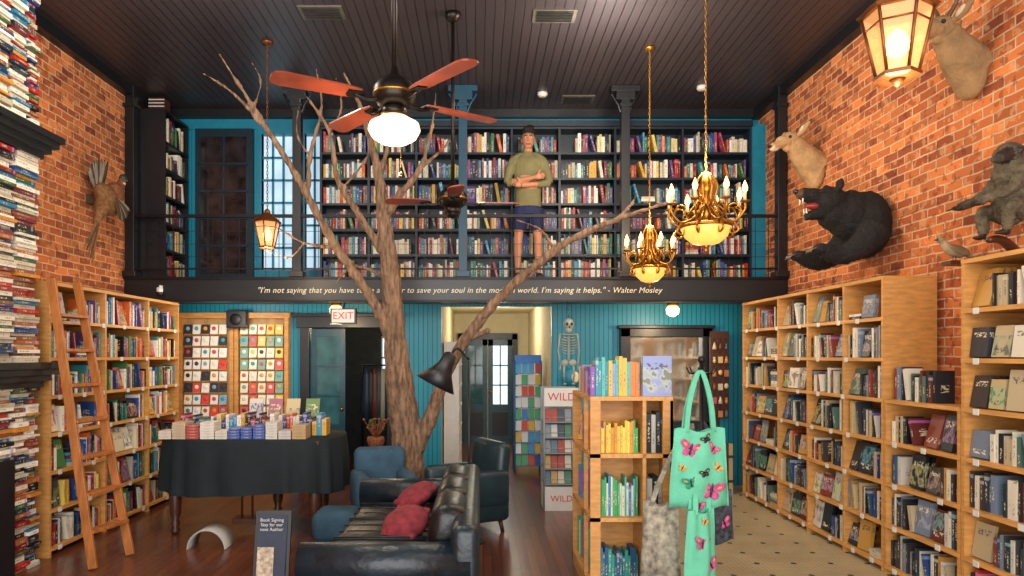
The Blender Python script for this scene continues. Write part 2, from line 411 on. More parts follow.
holed('wall_back',XL,XR,0,ZC,YB,YB+.1,[(-.5,.93,0,2.33),(-2.2,-1.2,0,2.05),(-2.83,-2.42,2.8,4.58),(-2.27,-2.03,2.8,4.58)],TEAL)
slab('trim_1',XL,XR,8.83,YB-.001,4.62,ZC,TEALP)
slab('trim_2',XR-.1,XR,-2,8.8,ZC-.12,ZC,BLACK)
slab('trim_3',XL,XL+.1,-2,8.8,ZC-.12,ZC,BLACK)
slab('trim_4',XL+.1,XR-.1,8.74,8.83,ZC-.1,ZC,BLACK)
slab('mezzanine_floor',XL,XR,8.03,YB,2.36,2.6,WOODD)
slab('mezzanine_fascia',XL,XR,7.98,8.03,2.32,2.6,BLACK)
b=MB(); b.box(XL,XR,7.95,7.979,2.585,2.61); b.box(XL,XR,7.965,7.979,2.325,2.345); b.done('trim_5',IRON)
text('painted_quotation','"I\'m not saying that you have to be a reader to save your soul in the modern world. I\'m saying it helps." - Walter Mosley',(-.24,7.974,2.455),4.72,pm('gilt_lettering','#e8dfc0',.5,nz=.02),shear=.25,spacing=1.05)
# hall
slab('wall_hall_left',-.6,-.5,YB+.1,13.2,0,2.5,CREAM)
slab('wall_hall_right',.93,1.03,YB+.1,13.2,0,2.5,CREAM)
slab('wall_hall_back',-.5,.93,13.2,13.3,0,2.5,CREAM)
slab('ceiling_hall',-.6,1.03,YB+.1,13.3,2.5,2.6,CREAM)
DOORT=pm('door_teal_dark','#15404f',.35); DAY=pm('daylit_pane','#d4e8f4',.3,nz=.15,em=.9); DIMG=pm('dim_pane','#35606a',.08,nz=.4,ns=4)
b=MB()
b.box(-.42,-.32,13.1,13.2,0,2.1);b.box(.62,.72,13.1,13.2,0,2.1);b.box(-.42,.72,13.1,13.2,2.0,2.12)
for x0,x1,g in((-.32,.14,2),(.16,.62,1)):
    b.box(x0,x1,13.14,13.17,0,.75,3); b.box(x0,x0+.09,13.14,13.17,.75,2,3); b.box(x1-.09,x1,13.14,13.17,.75,2,3); b.box(x0,x1,13.14,13.17,1.88,2,3)
    b.box(x0+.09,x1-.09,13.16,13.165,.75,1.88,g)
    b.box((x0+x1)/2-.012,(x0+x1)/2+.012,13.14,13.17,.75,1.88,3)
    for z in(1.12,1.5): b.box(x0+.09,x1-.09,13.14,13.17,z-.012,z+.012,3)
    b.box(x0+.08,x1-.08,13.125,13.14,.15,.6,0)
b.ell((.2,13.1,1),.03,m=4); b.done('door_1',[BLACK,DAY,DIMG,DOORT,BRASS])
b=MB()
b.box(-3.0,-.7,11.4,11.5,0,2.4);b.box(-3.1,-3,YB+.1,11.5,0,2.4);b.box(-.7,-.61,YB+.1,11.5,0,2.4);b.box(-3.1,-.61,YB+.1,11.5,2.4,2.5)
b.done('wall_storeroom',pm('storeroom_paint','#2a3438',.7))
b=MB(); b.box(-1.62,-1.38,11.36,11.4,.9,2.0,1)
for z in(.9,1.27,1.64,1.98): b.box(-1.64,-1.36,11.34,11.37,z,z+.03)
for x in(-1.64,-1.51,-1.38): b.box(x,x+.02,11.34,11.37,.9,2)
b.done('window_1',[WHITE,DAY])
b=MB()
b.box(-2.32,-2.2,8.78,YB+.1,0,2.08);b.box(-1.2,-1.08,8.78,YB+.1,0,2.08);b.box(-2.36,-1.04,8.77,YB+.1,2.05,2.2);b.box(-2.4,-1.0,8.74,8.8,2.19,2.23)
b.done('door_frame',BLACK,.006)
b=MB()
b.box(-2.19,-2.12,8.86,8.9,0.01,2.04);b.box(-1.82,-1.75,8.86,8.9,0.01,2.04);b.box(-2.12,-1.82,8.86,8.9,0.01,.8);b.box(-2.12,-1.82,8.86,8.9,1.94,2.04);b.box(-2.12,-1.82,8.875,8.88,.8,1.94,1)
for z in(1.18,1.56): b.box(-2.12,-1.82,8.86,8.9,z-.012,z+.012)
b.ell((-1.79,8.83,1),.025,m=2); b.done('door_2',[DOORT,DIMG,BRASS])
b=MB()
for i in range(8):
    x=-1.66+i*.06; b.rings((x,10,.75),[(0,0,0,.05,.03),(.3,0,0,.06,.035),(.65,0,0,.06,.03),(.75,0,0,.02,.02)],8,0,lin(['#2a3a5a','#1a1c22','#7a2a2a','#3a4a4a','#c0b8a0','#24303a','#5a3a2a','#15171c'][i]))
b.tube([(-1.75,10,1.55),(-1.15,10,1.55)],.012,8,1); b.tube([(-1.72,10,0),(-1.72,10,1.56)],.015,8,1); b.tube([(-1.18,10,0),(-1.18,10,1.56)],.015,8,1)
b.done('clothes_rail',[AT,IRON])
# ---------------------------------------------------------------- mezzanine
for i,(x,m) in enumerate(((-4.09,BLACK),(-2.14,BLACK),(-.2,TEALD),(1.7,BLACK),(3.53,BLACK))):
    b=MB(); b.box(x-.05,x+.05,7.96,8.07,2.611,ZC); b.box(x-.07,x+.07,7.94,8.09,4.6,4.64); b.box(x-.08,x+.08,7.93,8.1,2.611,2.68)
    if 0<i<4:
        b.box(x-.17,x+.17,7.95,8.08,4.78,4.849); b.box(x-.11,x+.11,7.95,8.08,4.68,4.78)
        for sgn in(-1,1): b.tube([(x+sgn*.05,8,4.54),(x+sgn*.08,8,4.63),(x+sgn*.16,8,4.76)],.016,8)
    b.done('mezzanine_post',m,.004)
b=MB(); b.box(XL,XR,7.975,8.02,3.31,3.345); b.box(XL,XR,7.985,8.01,2.7,2.72)
x=XL+.1
while x<XR: b.box(x-.003,x+.003,7.995,8.001,2.611,3.31); x+=.155
for z in(2.85,3.0,3.15): b.box(XL,XR,7.997,8.001,z-.003,z+.003)
b.done('mezzanine_railing',IRON)
fr=MB();bk=MB()
case(fr,bk,(-2.0,8.58,2.6),(1,0,0),(0,-1,0),[0,.6,1.2,1.8,2.4,3.0,3.7,4.55,5.4],[0.02,.34,.66,.98,1.3,1.62,1.94],.24,face=.03,gap=.08,dep=.17)
fr.box(-2.03,3.42,8.55,8.82,4.57,4.64,1); fr.box(3.42,3.6,8.6,8.82,2.6,4.61,2)
fr.done('mezzanine_bookcase',[NAVY,NAVY,TEALP]); bk.done('shelved_books',[SP,CV])
fr=MB();bk=MB()
case(fr,bk,(-3.74,8.12,2.6),(0,1,0),(1,0,0),[0,.62],[0.02,.34,.66,.98,1.3,1.62,2.0],.38,face=0,gap=.02)
fr.done('black_cabinet_bookcase',[BLACK,BLACK]); bk.done('shelved_books',[SP,CV])
b=MB(); b.box(-4.0,-3.82,8.25,8.42,4.63,4.81); 
for z in(4.66,4.70,4.74,4.78): b.box(-4.005,-3.815,8.245,8.25,z,z+.012,1)
b.done('storage_crate',[WOODD,WHITE])
b=MB()
for x0,x1 in((-2.83,-2.42),(-2.27,-2.03)):
    xe=x1+.06 if x1<-2.1 else x1+.025
    b.box(x0-.06,x0,8.825,8.95,2.62,4.62); b.box(x1,xe,8.825,8.95,2.62,4.62); b.box(x0,x1,8.825,8.95,4.56,4.62); b.box(x0,x1,8.825,8.95,2.62,2.8)
    n=2 if x1-x0>.3 else 1
    for i in range(1,n+1):
        xx=x0+(x1-x0)*i/(n+1); b.box(xx-.012,xx+.012,8.87,8.9,2.8,4.56)
    for i in range(1,6): z=2.8+i*.293; b.box(x0,x1,8.87,8.9,z-.012,z+.012)
    b.box(x0,x1,8.94,8.945,2.8,4.56,1)
b.done('window_2',[TEALP,pm('window_pane','#b8d4e6',.2,nz=.35,ns=3,em=.6)])
b=MB(); b.box(-3.66,-2.92,8.77,8.83,2.6,4.61)
b.box(-3.58,-3.3,8.75,8.772,2.75,4.5,1); b.box(-3.27,-3.0,8.75,8.772,2.75,4.5,1)
for z in(3.1,3.45,3.8,4.15): b.box(-3.6,-2.98,8.74,8.76,z-.012,z+.012)
b.done('door_3',[pm('door_black_teal','#122a36',.35),pm('dark_door_glass','#2a2426',.08,nz=.6,ns=7)])
# ---------------------------------------------------------------- wall bookcases
RW=[.05+.32*i for i in range(8)]
fr=MB();bk=MB()
case(fr,bk,(-3.6,5.72,0),(0,1,0),(1,0,0),[0,.85,1.7,2.43],RW,.5,face=.2,gap=.12,tags=True)
fr.done('pine_bookcase',[PINE,PINEH,WHITE]); bk.done('shelved_books',[SP,CV])
PR=COOL+PAL[:5]+COOL
def rcase(y,divs,rows,**k):
    fr=MB();bk=MB(); case(fr,bk,(3.14,y,0),(0,-1,0),(-1,0,0),divs,rows,.42,gap=.1,pal=PR,tags=True,run=(3,8),**k)
    if len(rows)==5: row(bk,(3.16,y-.02,RW[4]+.028),(0,-1,0),(-1,0,0),.5,.27,face=.1,gap=0,pal=COOL)
    fr.done('pine_bookcase',[PINE,PINEH,WHITE]); bk.done('shelved_books',[SP,CV])
rcase(8.15,[0,.95,1.6,2.25,2.82],RW,face=.4)
rcase(5.29,[0,.81],RW[:5],face=.4)
rcase(4.44,[0,1.1],RW,face=.46)
# ---------------------------------------------------------------- fireplace clad with stacked books
b=MB()
XF=-3.6; Z=Vector((0,0,1))
STK=[lin(h) for h in ('#a8241c','#d8d0be','#e6dfcf','#c9bfa8','#b5a98c','#1d3f73','#6d1f2b','#c9812a','#17303f','#7a4a2a','#e6dfcf','#ddd5c2','#8d1d1d','#2c6f93','#101216','#b8b0a0','#a05a30','#efe9da','#3b5b35')]
zones=[(0,1.44,5.26,5.56),(.9,1.44,4.2,5.26),(1.64,3.3,4.2,5.56),(3.5,4.84,4.2,5.56)]
for z0,z1,y0,y1 in zones:
    y=y0
    while y<y1-.03:
        L=min(rnd(.15,.24),y1-y)
        if y1-(y+L)<.1: L=y1-y
        z=z0
        while z<z1-.008:
            t=min(rnd(.014,.04),z1-z); d=rnd(-.03,.03)
            l=L*rnd(.82,1); c=R.choice(STK)
            b.obox((XF-.14+d,y+L/2+(L-l)*rnd(-.5,.5),z+t/2),(0,0,t/2*.93),(.14,0,0),(0,l/2,0),0,c,off())
            z+=t
        y+=L
b.done('stacked_books',[SP])
b=MB()
b.box(XL,-3.9,4.2,5.55,0,4.84)
for zz in(1.44,3.3):
    for k,(e,h0,h1) in enumerate(((.03,0,.05),(.07,.05,.1),(.11,.1,.15),(.14,.15,.2))): b.box(XL,XF+e,4.2,5.56+e,zz+h0,zz+h1)
b.box(XL,XF+.03,4.2,5.24,0,.9)
b.done('fireplace_surround',BLACK)
# ---------------------------------------------------------------- ladder
b=MB(); f1=Vector((-3.06,5.4,0));t1=Vector((-3.53,5.62,2.32));f2=Vector((-2.96,5.78,0));t2=Vector((-3.53,5.98,2.32))
for f,t in((f1,t1),(f2,t2)):
    d=(t-f).normalized(); sx=Vector((1,0,.2)).normalized(); sy=d.cross(sx).normalized(); sx=sy.cross(d)
    b.obox((f+t)/2+Vector((0,0,.01)),sx*.035,sy*.014,(t-f)/2)
for i in range(1,8):
    k=i/8; p=f1.lerp(t1,k);q=f2.lerp(t2,k); u=(q-p)/2
    b.obox((p+q)/2,Vector((.05,0,0)),u,Vector((0,0,.013)))
    b.tube([p+Vector((0,0,-.02)),q+Vector((0,0,-.02))],.006,6)
b.done('wooden_ladder',pm('ladder_oak','#a8652e',.45,nz=.3,ns=4,stretch=(6,6,1)),.004)
# ---------------------------------------------------------------- covered table
b=MB(); cx,cy,zt=-2.2,6.75,.92; rx,ry=.86,.52; n=120; vs=[];levels=[(0,0),(.02,.004),(.1,.015),(.25,.025),(.4,.03),(.5,.035)]
def se(a,rx,ry,e=.72):
    c,s=math.cos(a),math.sin(a); return math.copysign(abs(c)**e,c)*rx,math.copysign(abs(s)**e,s)*ry
for dz,fl in levels:
    for k in range(n):
        a=2*math.pi*k/n; w=math.sin(a*19)+.5*math.sin(a*31+1); x,y=se(a,rx+fl+w*fl*.5,ry+fl+w*fl*.5)
        vs.append((cx+x,cy+y,zt-dz+(.02*math.sin(a*4) if dz>=.5 else 0)))
fs=[[k for k in range(n)]]
for i in range(len(levels)-1):
    for k in range(n): l=(k+1)%n; fs.append((i*n+l,i*n+k,(i+1)*n+k,(i+1)*n+l))
b.add(vs,fs,0,None,True)
for (x,y) in((-2.9,6.5),(-1.55,6.4),(-2.1,7.1),(-1.6,7.0)):
    b.lathe((x,y,0),[(.03,0),(.045,.03),(.03,.06),(.045,.1),(.03,.13),(.05,.2),(.06,.45),(.045,.5),(.065,.55),(.065,.9)],14,1)
b.box(-2.9,-1.5,6.45,7.05,.6,.88,1)
for x in(-2.3,-2.2): b.tube([(x,6.6,.12),(x,6.6,.65)],.012,8,1)
b.box(-2.36,-2.14,6.5,6.66,.09,.14,1)
b.done('draped_table',[pm('black_tablecloth','#08161c',.8,nz=.3),WOODD])
b=MB(); x=-2.98
cs=['#cfc4b0','#bfa888','#a8402f','#dcd4c4','#cfc6b6','#35549a','#2a4f98','#38589c','#ccc8bc','#bdb8ae','#b0905a']
for i,c in enumerate(cs):
    w=rnd(.1,.13); y=6.32; nst=R.randint(3,6); c=lin(c)
    for k in range(nst):
        b.box(x,x+w,y+rnd(0,.01),y+.19,zt+k*.026,zt+k*.026+.024,0,c)
    x+=w+.012
x=-2.9
while x<-1.5:
    w=rnd(.025,.05); b.box(x,x+w-.003,6.62,6.8,zt,zt+rnd(.13,.22),0,R.choice(PAL)); x+=w
for x,c in((-2.1,'#a86a7a'),(-1.92,'#c9b888'),(-2.3,'#d0d0c8'),(-1.72,'#6a8850')):
    b.obox((x,7.0,zt+.17),(.07,0,0),(0,.008,0),(0,.05,.16),1,lin(c),off())
b.done('table_books',[SP,CV])
# arch stand on floor
b=MB(); vs=[];n=14
for i in range(n+1):
    a=math.pi*i/n; x=-2.39+.17*math.cos(a); z=.005+.17*math.sin(a)
    vs+=[(x,5.95,z),(x,6.18,z),(x+(x+2.39)*-.06,6.18,max(0.002,z-.012)),(x+(x+2.39)*-.06,5.95,max(.002,z-.012))]
fs=[]
for i in range(n):
    for k in range(4): l=(k+1)%4; fs.append((i*4+k,i*4+l,(i+1)*4+l,(i+1)*4+k))
b.add(vs,fs,0,None,True); b.done('curved_book_stand',pm('grey_plastic','#a9a7a0',.4,nz=.1))
# easel sign
b=MB(); b.obox((-1.52,5.0,.28),(.13,0,0),(0,.012,0),(0,.05,.27)); b.obox((-1.52,4.984,.3),(.105,0,0),(0,.003,0),(0,.045,.22),1)
b.obox((-1.52,5.1,.25),(.02,0,0),(0,.008,0),(0,-.06,.25)); b.box(-1.65,-1.39,4.93,5.15,0,.015)
b.obox((-1.56,4.955,.2),(.06,0,0),(0,.003,0),(0,.018,.1),2)
b.done('easel_sign',[BLACK,pm('sign_navy','#1b2740',.5),pm('sign_photo','#b9a68f',.5,nz=.6,ns=30)])
text('sign_lettering','Book Signing\nStay for our\nnext Author',(-1.52,4.985,.46),.17,WHITE,rot=(math.pi/2-.16,0,0))
# ---------------------------------------------------------------- sofa
LEA=pm('black_leather','#0a0b0e',.36,nz=.4,bp=.25,bs=22); LEAB=pm('blue_black_leather','#0d1e27',.36,nz=.4,bp=.25,bs=22)
b=MB()
b.rbox((-.5,4.68,.24),(.9,2.1,.3),.04)
for y in(4.15,4.68,5.21): b.rbox((-.62,y,.43),(.68,.52,.17),.06,0)
for y in(4.15,4.68,5.21): b.rbox((-.2,y,.64),(.22,.53,.4),.09,0,None,Matrix.Rotation(.18,3,'Y'))
b.rbox((-.08,4.68,.46),(.16,2.14,.66),.06,1)
for y in(3.72,5.65): b.rbox((-.5,y,.36),(.92,.2,.5),.09,1)
for y in(3.72,5.65): b.tube([(-.98,y,.56),(-.05,y,.56)],.12,14,1)
for i in range(3):
    for j in range(3):
        for y in(4.15,4.68,5.21): b.ell((-.82+j*.17,y-.16+i*.16,.512),(.012,.012,.006),m=2,nu=8,nv=4)
for y in(4.15,4.68,5.21):
    for k in range(4): b.tube([(-.95,y-.24+k*.16,.512),(-.62,y-.24+k*.16,.518),(-.3,y-.24+k*.16,.512)],.006,6,1)
for x in(-.88,-.1):
    for y in(3.75,5.6): b.lathe((x,y,0),[(.025,0),(.035,.1)],10,2)
b.done('leather_sofa',[LEA,LEAB,BLACK])
RED=pm('red_velvet','#7c2630',.85,nz=.45,ns=16,bp=.3,bs=40)
for c,a,r in(((-.5,5.3,.61),.5,.3),((-.5,4.6,.57),1.2,.2)):
    b=MB(); m=Matrix.Rotation(a,3,'Z')@Matrix.Rotation(-.5,3,'Y'); b.ell(c,(.17,.16,.07),m,0,nu=20,nv=10)
    b.rbox(c,(.31,.26,.045),.022,0,None,m); b.done('throw_cushion',RED)
def armchair(cx,cy,rotz,mat,w=.7,d=.7,hb=.88):
    b=MB(); M=Matrix.Rotation(rotz,3,'Z')
    def P(x,y,z): return Vector((cx,cy,0))+M@Vector((x,y,z))
    b.rbox(P(0,0,.26),(w,d,.3),.06,0,None,M); b.rbox(P(0,-.05,.43),(w*.66,d*.8,.14),.06,0,None,M)
    b.rbox(P(0,d/2-.06,.55),(w*.9,.16,hb-.25),.075,0,None,M@Matrix.Rotation(-.12,3,'X'))
    for s in(-1,1): b.rbox(P(s*(w/2-.06),0,.42),(.15,d,.36),.07,0,None,M)
    for s in(-1,1):
        for t in(-1,1): b.tube([P(s*(w/2-.08),t*(d/2-.08),.12),P(s*(w/2-.06),t*(d/2-.06),0)],[.025,.018],8,1)
    return b.done('armchair',[mat,WOODD])
UPH=pm('slate_blue_fabric','#2c4c60',.85,nz=.25,bp=.2,bs=90)
armchair(-.14,6.7,-1.1,pm('teal_leather_chair','#1a323a',.4,nz=.2),.68,.64,.86)
armchair(-.92,6.5,.3,UPH,.56,.54,.76)
b=MB(); b.rbox((-1.24,5.98,.22),(.42,.36,.28),.09); 
for s in(-.15,.15):
    for t in(-.12,.12): b.lathe((-1.24+s,5.98+t,0),[(.02,0),(.025,.1)],8,1)
b.done('ottoman',[UPH,WOODD])
b=MB(); b.lathe((-1.16,7.6,.0),[(.02,0),(.16,.02),(.16,.04),(.02,.06),(.025,.6),(.2,.62),(.2,.65)],18,0)
b.lathe((-1.16,7.6,.65),[(.07,0),(.1,.1),(.09,.14)],14,1)
for i in range(40):
    a=rnd(0,6.28);r=rnd(.03,.14); zz=rnd(.86,1.0); b.tube([(-1.16,7.6,.76),(-1.16+r*math.cos(a),7.6+r*math.sin(a),zz)],[.004,.003],5,1); b.ell((-1.16+r*math.cos(a),7.6+r*math.sin(a),zz),.016,m=2 if i%2 else 1,nu=6,nv=4)
b.done('flower_basket_table',[WOODD,pm('dried_rust','#7e4528',.85,nz=.4,ns=30),pm('dried_leaf','#4a5a2c',.85)])
# arm floor lamp
b=MB(); b.lathe((-.1,6.2,0),[(.14,0),(.14,.02),(.02,.03)],20); b.tube([(-.1,6.2,.02),(-.1,6.2,1.66)],.012,8)
b.tube([(-.1,6.2,1.66),(-.2,6.15,1.76),(-.26,6.1,1.7)],.012,8,0,None,4)
mt=Matrix.Rotation(math.radians(28),3,'Y')
b.lathe((-.26,6.1,1.7),[(.03,.02),(.06,0),(.07,-.1),(.1,-.17),(.19,-.3),(.185,-.3),(.09,-.16),(.05,-.05)],24,0,None,mt,cap=False)
b.ell(Vector((-.26,6.1,1.7))+mt@Vector((0,0,-.19)),.05,m=1)
b.done('floor_lamp',[BLACK,WHITE])
# ---------------------------------------------------------------- tree
b=MB()
def br(p,r,dy=None): b.tube([(x,y,z) for x,y,z in p],r,12,0,None,5)
br([(-.78,7.2,-.02),(-.76,7.2,.3),(-.77,7.2,.8),(-.85,7.18,1.44),(-.9,7.15,2.0),(-.94,7.12,2.6),(-.99,7.1,3.0),(-1.03,7.1,3.4),(-1.12,7.1,3.86),(-1.25,7.05,4.3),(-1.4,7,4.6)],[.25,.18,.165,.145,.115,.1,.08,.06,.04,.024,.01])
for a in range(6):
    t=a*1.05; b.tube([(-.77,7.2,.25),(-.77+.2*math.cos(t),7.2+.2*math.sin(t),.08),(-.77+.34*math.cos(t),7.2+.34*math.sin(t),.0)],[.09,.06,.025],8,0,None,3)
br([(-.88,7.15,1.75),(-1.1,7.05,2.25),(-1.5,7,2.85),(-1.85,6.9,3.5),(-2.27,6.85,4.18),(-2.6,6.8,4.7)],[.08,.055,.043,.034,.024,.01])
br([(-2.1,6.88,3.9),(-2.45,6.8,4.3),(-2.8,6.75,4.52)],[.022,.016,.006])
br([(-1.75,6.95,3.25),(-1.72,6.9,3.7),(-1.6,6.9,4.2),(-1.66,6.9,4.6)],[.03,.024,.016,.007])
br([(-1.72,6.9,3.7),(-1.85,6.9,3.95),(-1.8,6.85,4.3)],[.018,.012,.006])
br([(-1.45,7,2.8),(-1.8,7.0,2.85),(-2.1,6.95,3.02)],[.026,.016,.007])
br([(-1.8,7.0,2.85),(-1.95,7.0,2.7),(-2.15,6.95,2.75)],[.014,.01,.006])
br([(-.97,7.12,2.7),(-1.25,7.0,3.15),(-1.45,6.95,3.5),(-1.52,6.9,3.95),(-1.78,6.9,4.35)],[.05,.038,.03,.02,.007])
br([(-1.52,6.9,3.95),(-1.4,6.9,4.2),(-1.45,6.85,4.5)],[.016,.011,.006])
br([(-1.0,7.1,3.1),(-.82,7.0,3.35),(-.62,7.0,3.6),(-.5,7,4.0),(-.45,7,4.4)],[.05,.04,.03,.018,.007])
br([(-.62,7.0,3.6),(-.35,7.0,3.85),(-.25,7,4.05)],[.02,.013,.006])
br([(-1.05,7.1,3.5),(-.95,7.05,3.9),(-.98,7,4.3),(-.85,7,4.55)],[.034,.024,.016,.007])
br([(-.95,7.05,3.9),(-.78,7,4.1),(-.76,7,4.35)],[.016,.011,.006])
br([(-1.4,6.95,3.4),(-1.15,7,3.75),(-1.2,7,4.1)],[.02,.014,.006])
br([(-.95,7.12,2.5),(-1.3,7.1,2.62),(-1.5,7.1,2.45)],[.026,.016,.007])
br([(-2.27,6.85,4.18),(-2.2,6.85,4.45),(-2.3,6.8,4.65)],[.016,.011,.006])
br([(-.76,7.2,.55),(-.56,7.15,.95),(-.39,7.1,1.4),(-.2,7.0,1.78),(.2,6.9,2.28),(.8,6.8,2.78),(1.35,6.7,3.03),(1.9,6.6,3.2)],[.11,.08,.065,.06,.05,.038,.028,.016])
br([(.75,6.82,2.74),(.6,6.8,2.95),(.35,6.8,3.05)],[.022,.014,.006])
br([(1.3,6.7,3.0),(1.5,6.7,3.2),(1.52,6.7,3.35)],[.014,.01,.006])
br([(-.15,6.99,1.85),(.1,6.95,1.95)],[.035,.025])
organic('bare_tree',b,[pm('tree_bark','#7d624c',.9,nz=.65,ns=5,bp=1,bs=9,stretch=(6,6,1.2))],.013,2,.013,11)
# ---------------------------------------------------------------- lamps
def chain(b,x,y,z0,z1,m=0,r=.014):
    z=z0;i=0
    while z<z1:
        pts=[]
        for k in range(9):
            a=2*math.pi*k/8; h=math.cos(a)*.55*r*1.0; v=math.sin(a)*r*1.5
            pts.append((x+(h if i%2 else 0),y+(0 if i%2 else h),z+v))
        b.tube(pts,.0032,5,m); z+=r*2.3; i+=1
def fan(x,y,z,angs,r,globe):
    b=MB()
    b.tube([(x,y,z+.15),(x,y,ZC)],.017,10); b.lathe((x,y,ZC-.08),[(.03,0),(.07,.04),(.075,.079)],20)
    b.lathe((x,y,z-.06),[(.05,0),(.1,.01),(.13,.05),(.13,.12),(.1,.16),(.04,.2),(.02,.25)],28)
    b.lathe((x,y,z+.01),[(.132,0),(.135,.01),(.132,.02)],28,3)
    b.lathe((x,y,z-.1),[(.07,-.02),(.075,.03),(.05,.05)],24)
    for a in angs:
        a=math.radians(a); u=Vector((math.cos(a),math.sin(a),0)); v=Vector((-math.sin(a),math.cos(a),.16)).normalized(); w=u.cross(v)
        c=Vector((x,y,z-.02))
        b.tube([c+u*.1,c+u*.18+Vector((0,0,-.02)),c+u*.26],.012,8,0,None,3); b.obox(c+u*.25,u*.05,v*.035,w*.004)
        pr=[(.22,.045),(.3,.062),(.5,.07),(r-.06,.075),(r-.015,.06),(r,.03)]
        top=[]
        for t,h in pr: top.append(c+u*t+v*h)
        for t,h in pr[::-1]: top.append(c+u*t-v*h)
        vs=[p+w*.005+Vector((0,0,.01)) for p in top]+[p-w*.005+Vector((0,0,.01)) for p in top]; L=len(top)
        b.add(vs,[list(range(L)),list(range(L,2*L))[::-1]]+[(i,L+i,L+(i+1)%L,(i+1)%L) for i in range(L)],1)
    if globe:
        b.lathe((x,y,z-.29),[(.03,0),(.09,.01),(.14,.04),(.165,.085),(.155,.125),(.11,.15),(.08,.17)],28,2)
        b.lathe((x,y,z-.13),[(.085,-.01),(.085,.02)],24,3)
        b.tube([(x+.05,y-.08,z-.12),(x+.05,y-.08,z-.5)],.002,5,3)
        b.ell((x+.05,y-.08,z-.5),.012,m=3,nu=8,nv=6)
    else: b.lathe((x,y,z-.16),[(.02,0),(.06,.02),(.07,.08)],20)
    return b.done('ceiling_fan',[pm('fan_metal','#2c2622',.35,.7),WOODR,GLOBE,BRASS])
fan(-.54,4.3,3.32,(33,-49,208,131),.76,True)
fan(-.25,6.3,3.12,(5,95,185,275),.62,False)
def chandelier(x,y,z,r,top):
    b=MB()
    b.lathe((x,y,z-.28),[(.005,-.06),(.02,-.04),(.01,-.015),(.04,0)],14)
    b.lathe((x,y,z-.28),[(.03,0),(r*.35,.02),(r*.55,.07),(r*.66,.14),(r*.64,.145)],28,1)
    b.lathe((x,y,z-.14),[(r*.66,0),(r*.7,.012),(r*.66,.03)],28)
    b.lathe((x,y,z-.1),[(.012,0),(.03,.03),(.06,.07),(.025,.12),(.02,.2),(.05,.25),(.06,.28),(.025,.34),(.01,.42)],16)
    for i in range(8):
        a=i*math.pi/4+.2; u=Vector((math.cos(a),math.sin(a),0)); c=Vector((x,y,z))
        b.tube([c+u*.03+Z*.05,c+u*r*.35-Z*.06,c+u*r*.75-Z*.1,c+u*r-Z*.02,c+u*r+Z*.03],[.012,.012,.011,.011,.009],8,0,None,5)
        b.tube([c+u*.03+Z*.3,c+u*r*.3+Z*.2,c+u*r*.25+Z*.08,c+u*r*.5-Z*.02],[.008,.011,.01,.007],6,0,None,5)
        b.tube([c+u*r*.7-Z*.1,c+u*r*.85-Z*.17,c+u*r*.66-Z*.2,c+u*r*.62-Z*.13],[.01,.01,.008,.005],6,0,None,4)
        b.tube([c+u*r*.95-Z*.05,c+u*r*.8+Z*.03,c+u*r*.6+Z*.02,c+u*r*.62-Z*.05],[.008,.009,.008,.004],6,0,None,4)
        p=c+u*r+Z*.03
        b.lathe(p,[(.008,0),(.035,.01),(.04,.018),(.015,.02)],14); b.lathe(p,[(.013,.02),(.013,.08)],10,2)
        b.lathe(p,[(.008,.08),(.02,.1),(.022,.12),(.012,.15),(.002,.175)],10,3)
    chain(b,x,y,z+.33,top); b.lathe((x,y,top-.03),[(.02,0),(.05,.01),(.055,.03)],16)
    return b.done('candle_chandelier',[BRASS,ALAB,CREAM,BULB])
chandelier(1.82,5.5,2.86,.3,ZC); chandelier(1.74,7.0,2.72,.25,ZC)
def lantern(x,y,z):
    b=MB(); q=math.pi/6
    b.lathe((x,y,z),[(.06,0),(.085,.005),(.085,.02),(.07,.025)],6,0,None,None,False,q)
    b.lathe((x,y,z-.03),[(.005,0),(.02,.015),(.03,.03)],10)
    b.lathe((x,y,z+.26),[(.135,0),(.145,.012),(.1,.05),(.05,.085),(.03,.1),(.03,.12),(.01,.14)],6,0,None,None,False,q)
    b.lathe((x,y,z+.025),[(.068,0),(.118,.235)],6,1,None,None,False,q,cap=False)
    for k in range(6):
        a=k*math.pi/3+q; u=Vector((math.cos(a),math.sin(a),0)); c=Vector((x,y,z)); b.tube([c+u*.073+Z*.02,c+u*.125+Z*.265],.007,6)
        a2=a+math.pi/3; u2=Vector((math.cos(a2),math.sin(a2),0)); b.tube([c+u*.113+Z*.21,c+u2*.113+Z*.21],.004,6)
    b.lathe((x,y,z+.02),[(.015,0),(.015,.06)],8,2); b.lathe((x,y,z+.08),[(.012,0),(.04,.03),(.045,.06),(.03,.1),(.005,.12)],14,3)
    chain(b,x,y,z+.41,ZC); b.lathe((x,y,ZC-.03),[(.02,0),(.055,.01),(.06,.03)],16)
    return b.done('lantern_pendant',[BRONZE,GLASS,CREAM,BULB])
lantern(1.65,2.7,2.79); lantern(-2.14,6.87,2.77)
def vent(x,y):
    b=MB(); b.box(x-.2,x+.2,y-.12,y+.12,ZC-.012,ZC); 
    for i in range(7): b.obox((x,y-.09+i*.03,ZC-.018),(.17,0,0),(0,.01,.005),(0,0,.002),1)
    b.done('ceiling_vent',[pm('vent_grey','#5a5650',.5),BLACK])
vent(-1.45,6.27);vent(.69,6.33);vent(1.2,8.4)
for x,y in((.75,8.2),(2.6,8.0)):
    b=MB(); b.lathe((x,y,ZC-.05),[(.04,0),(.06,.02),(.06,.05)],16); b.done('smoke_detector',WHITE)
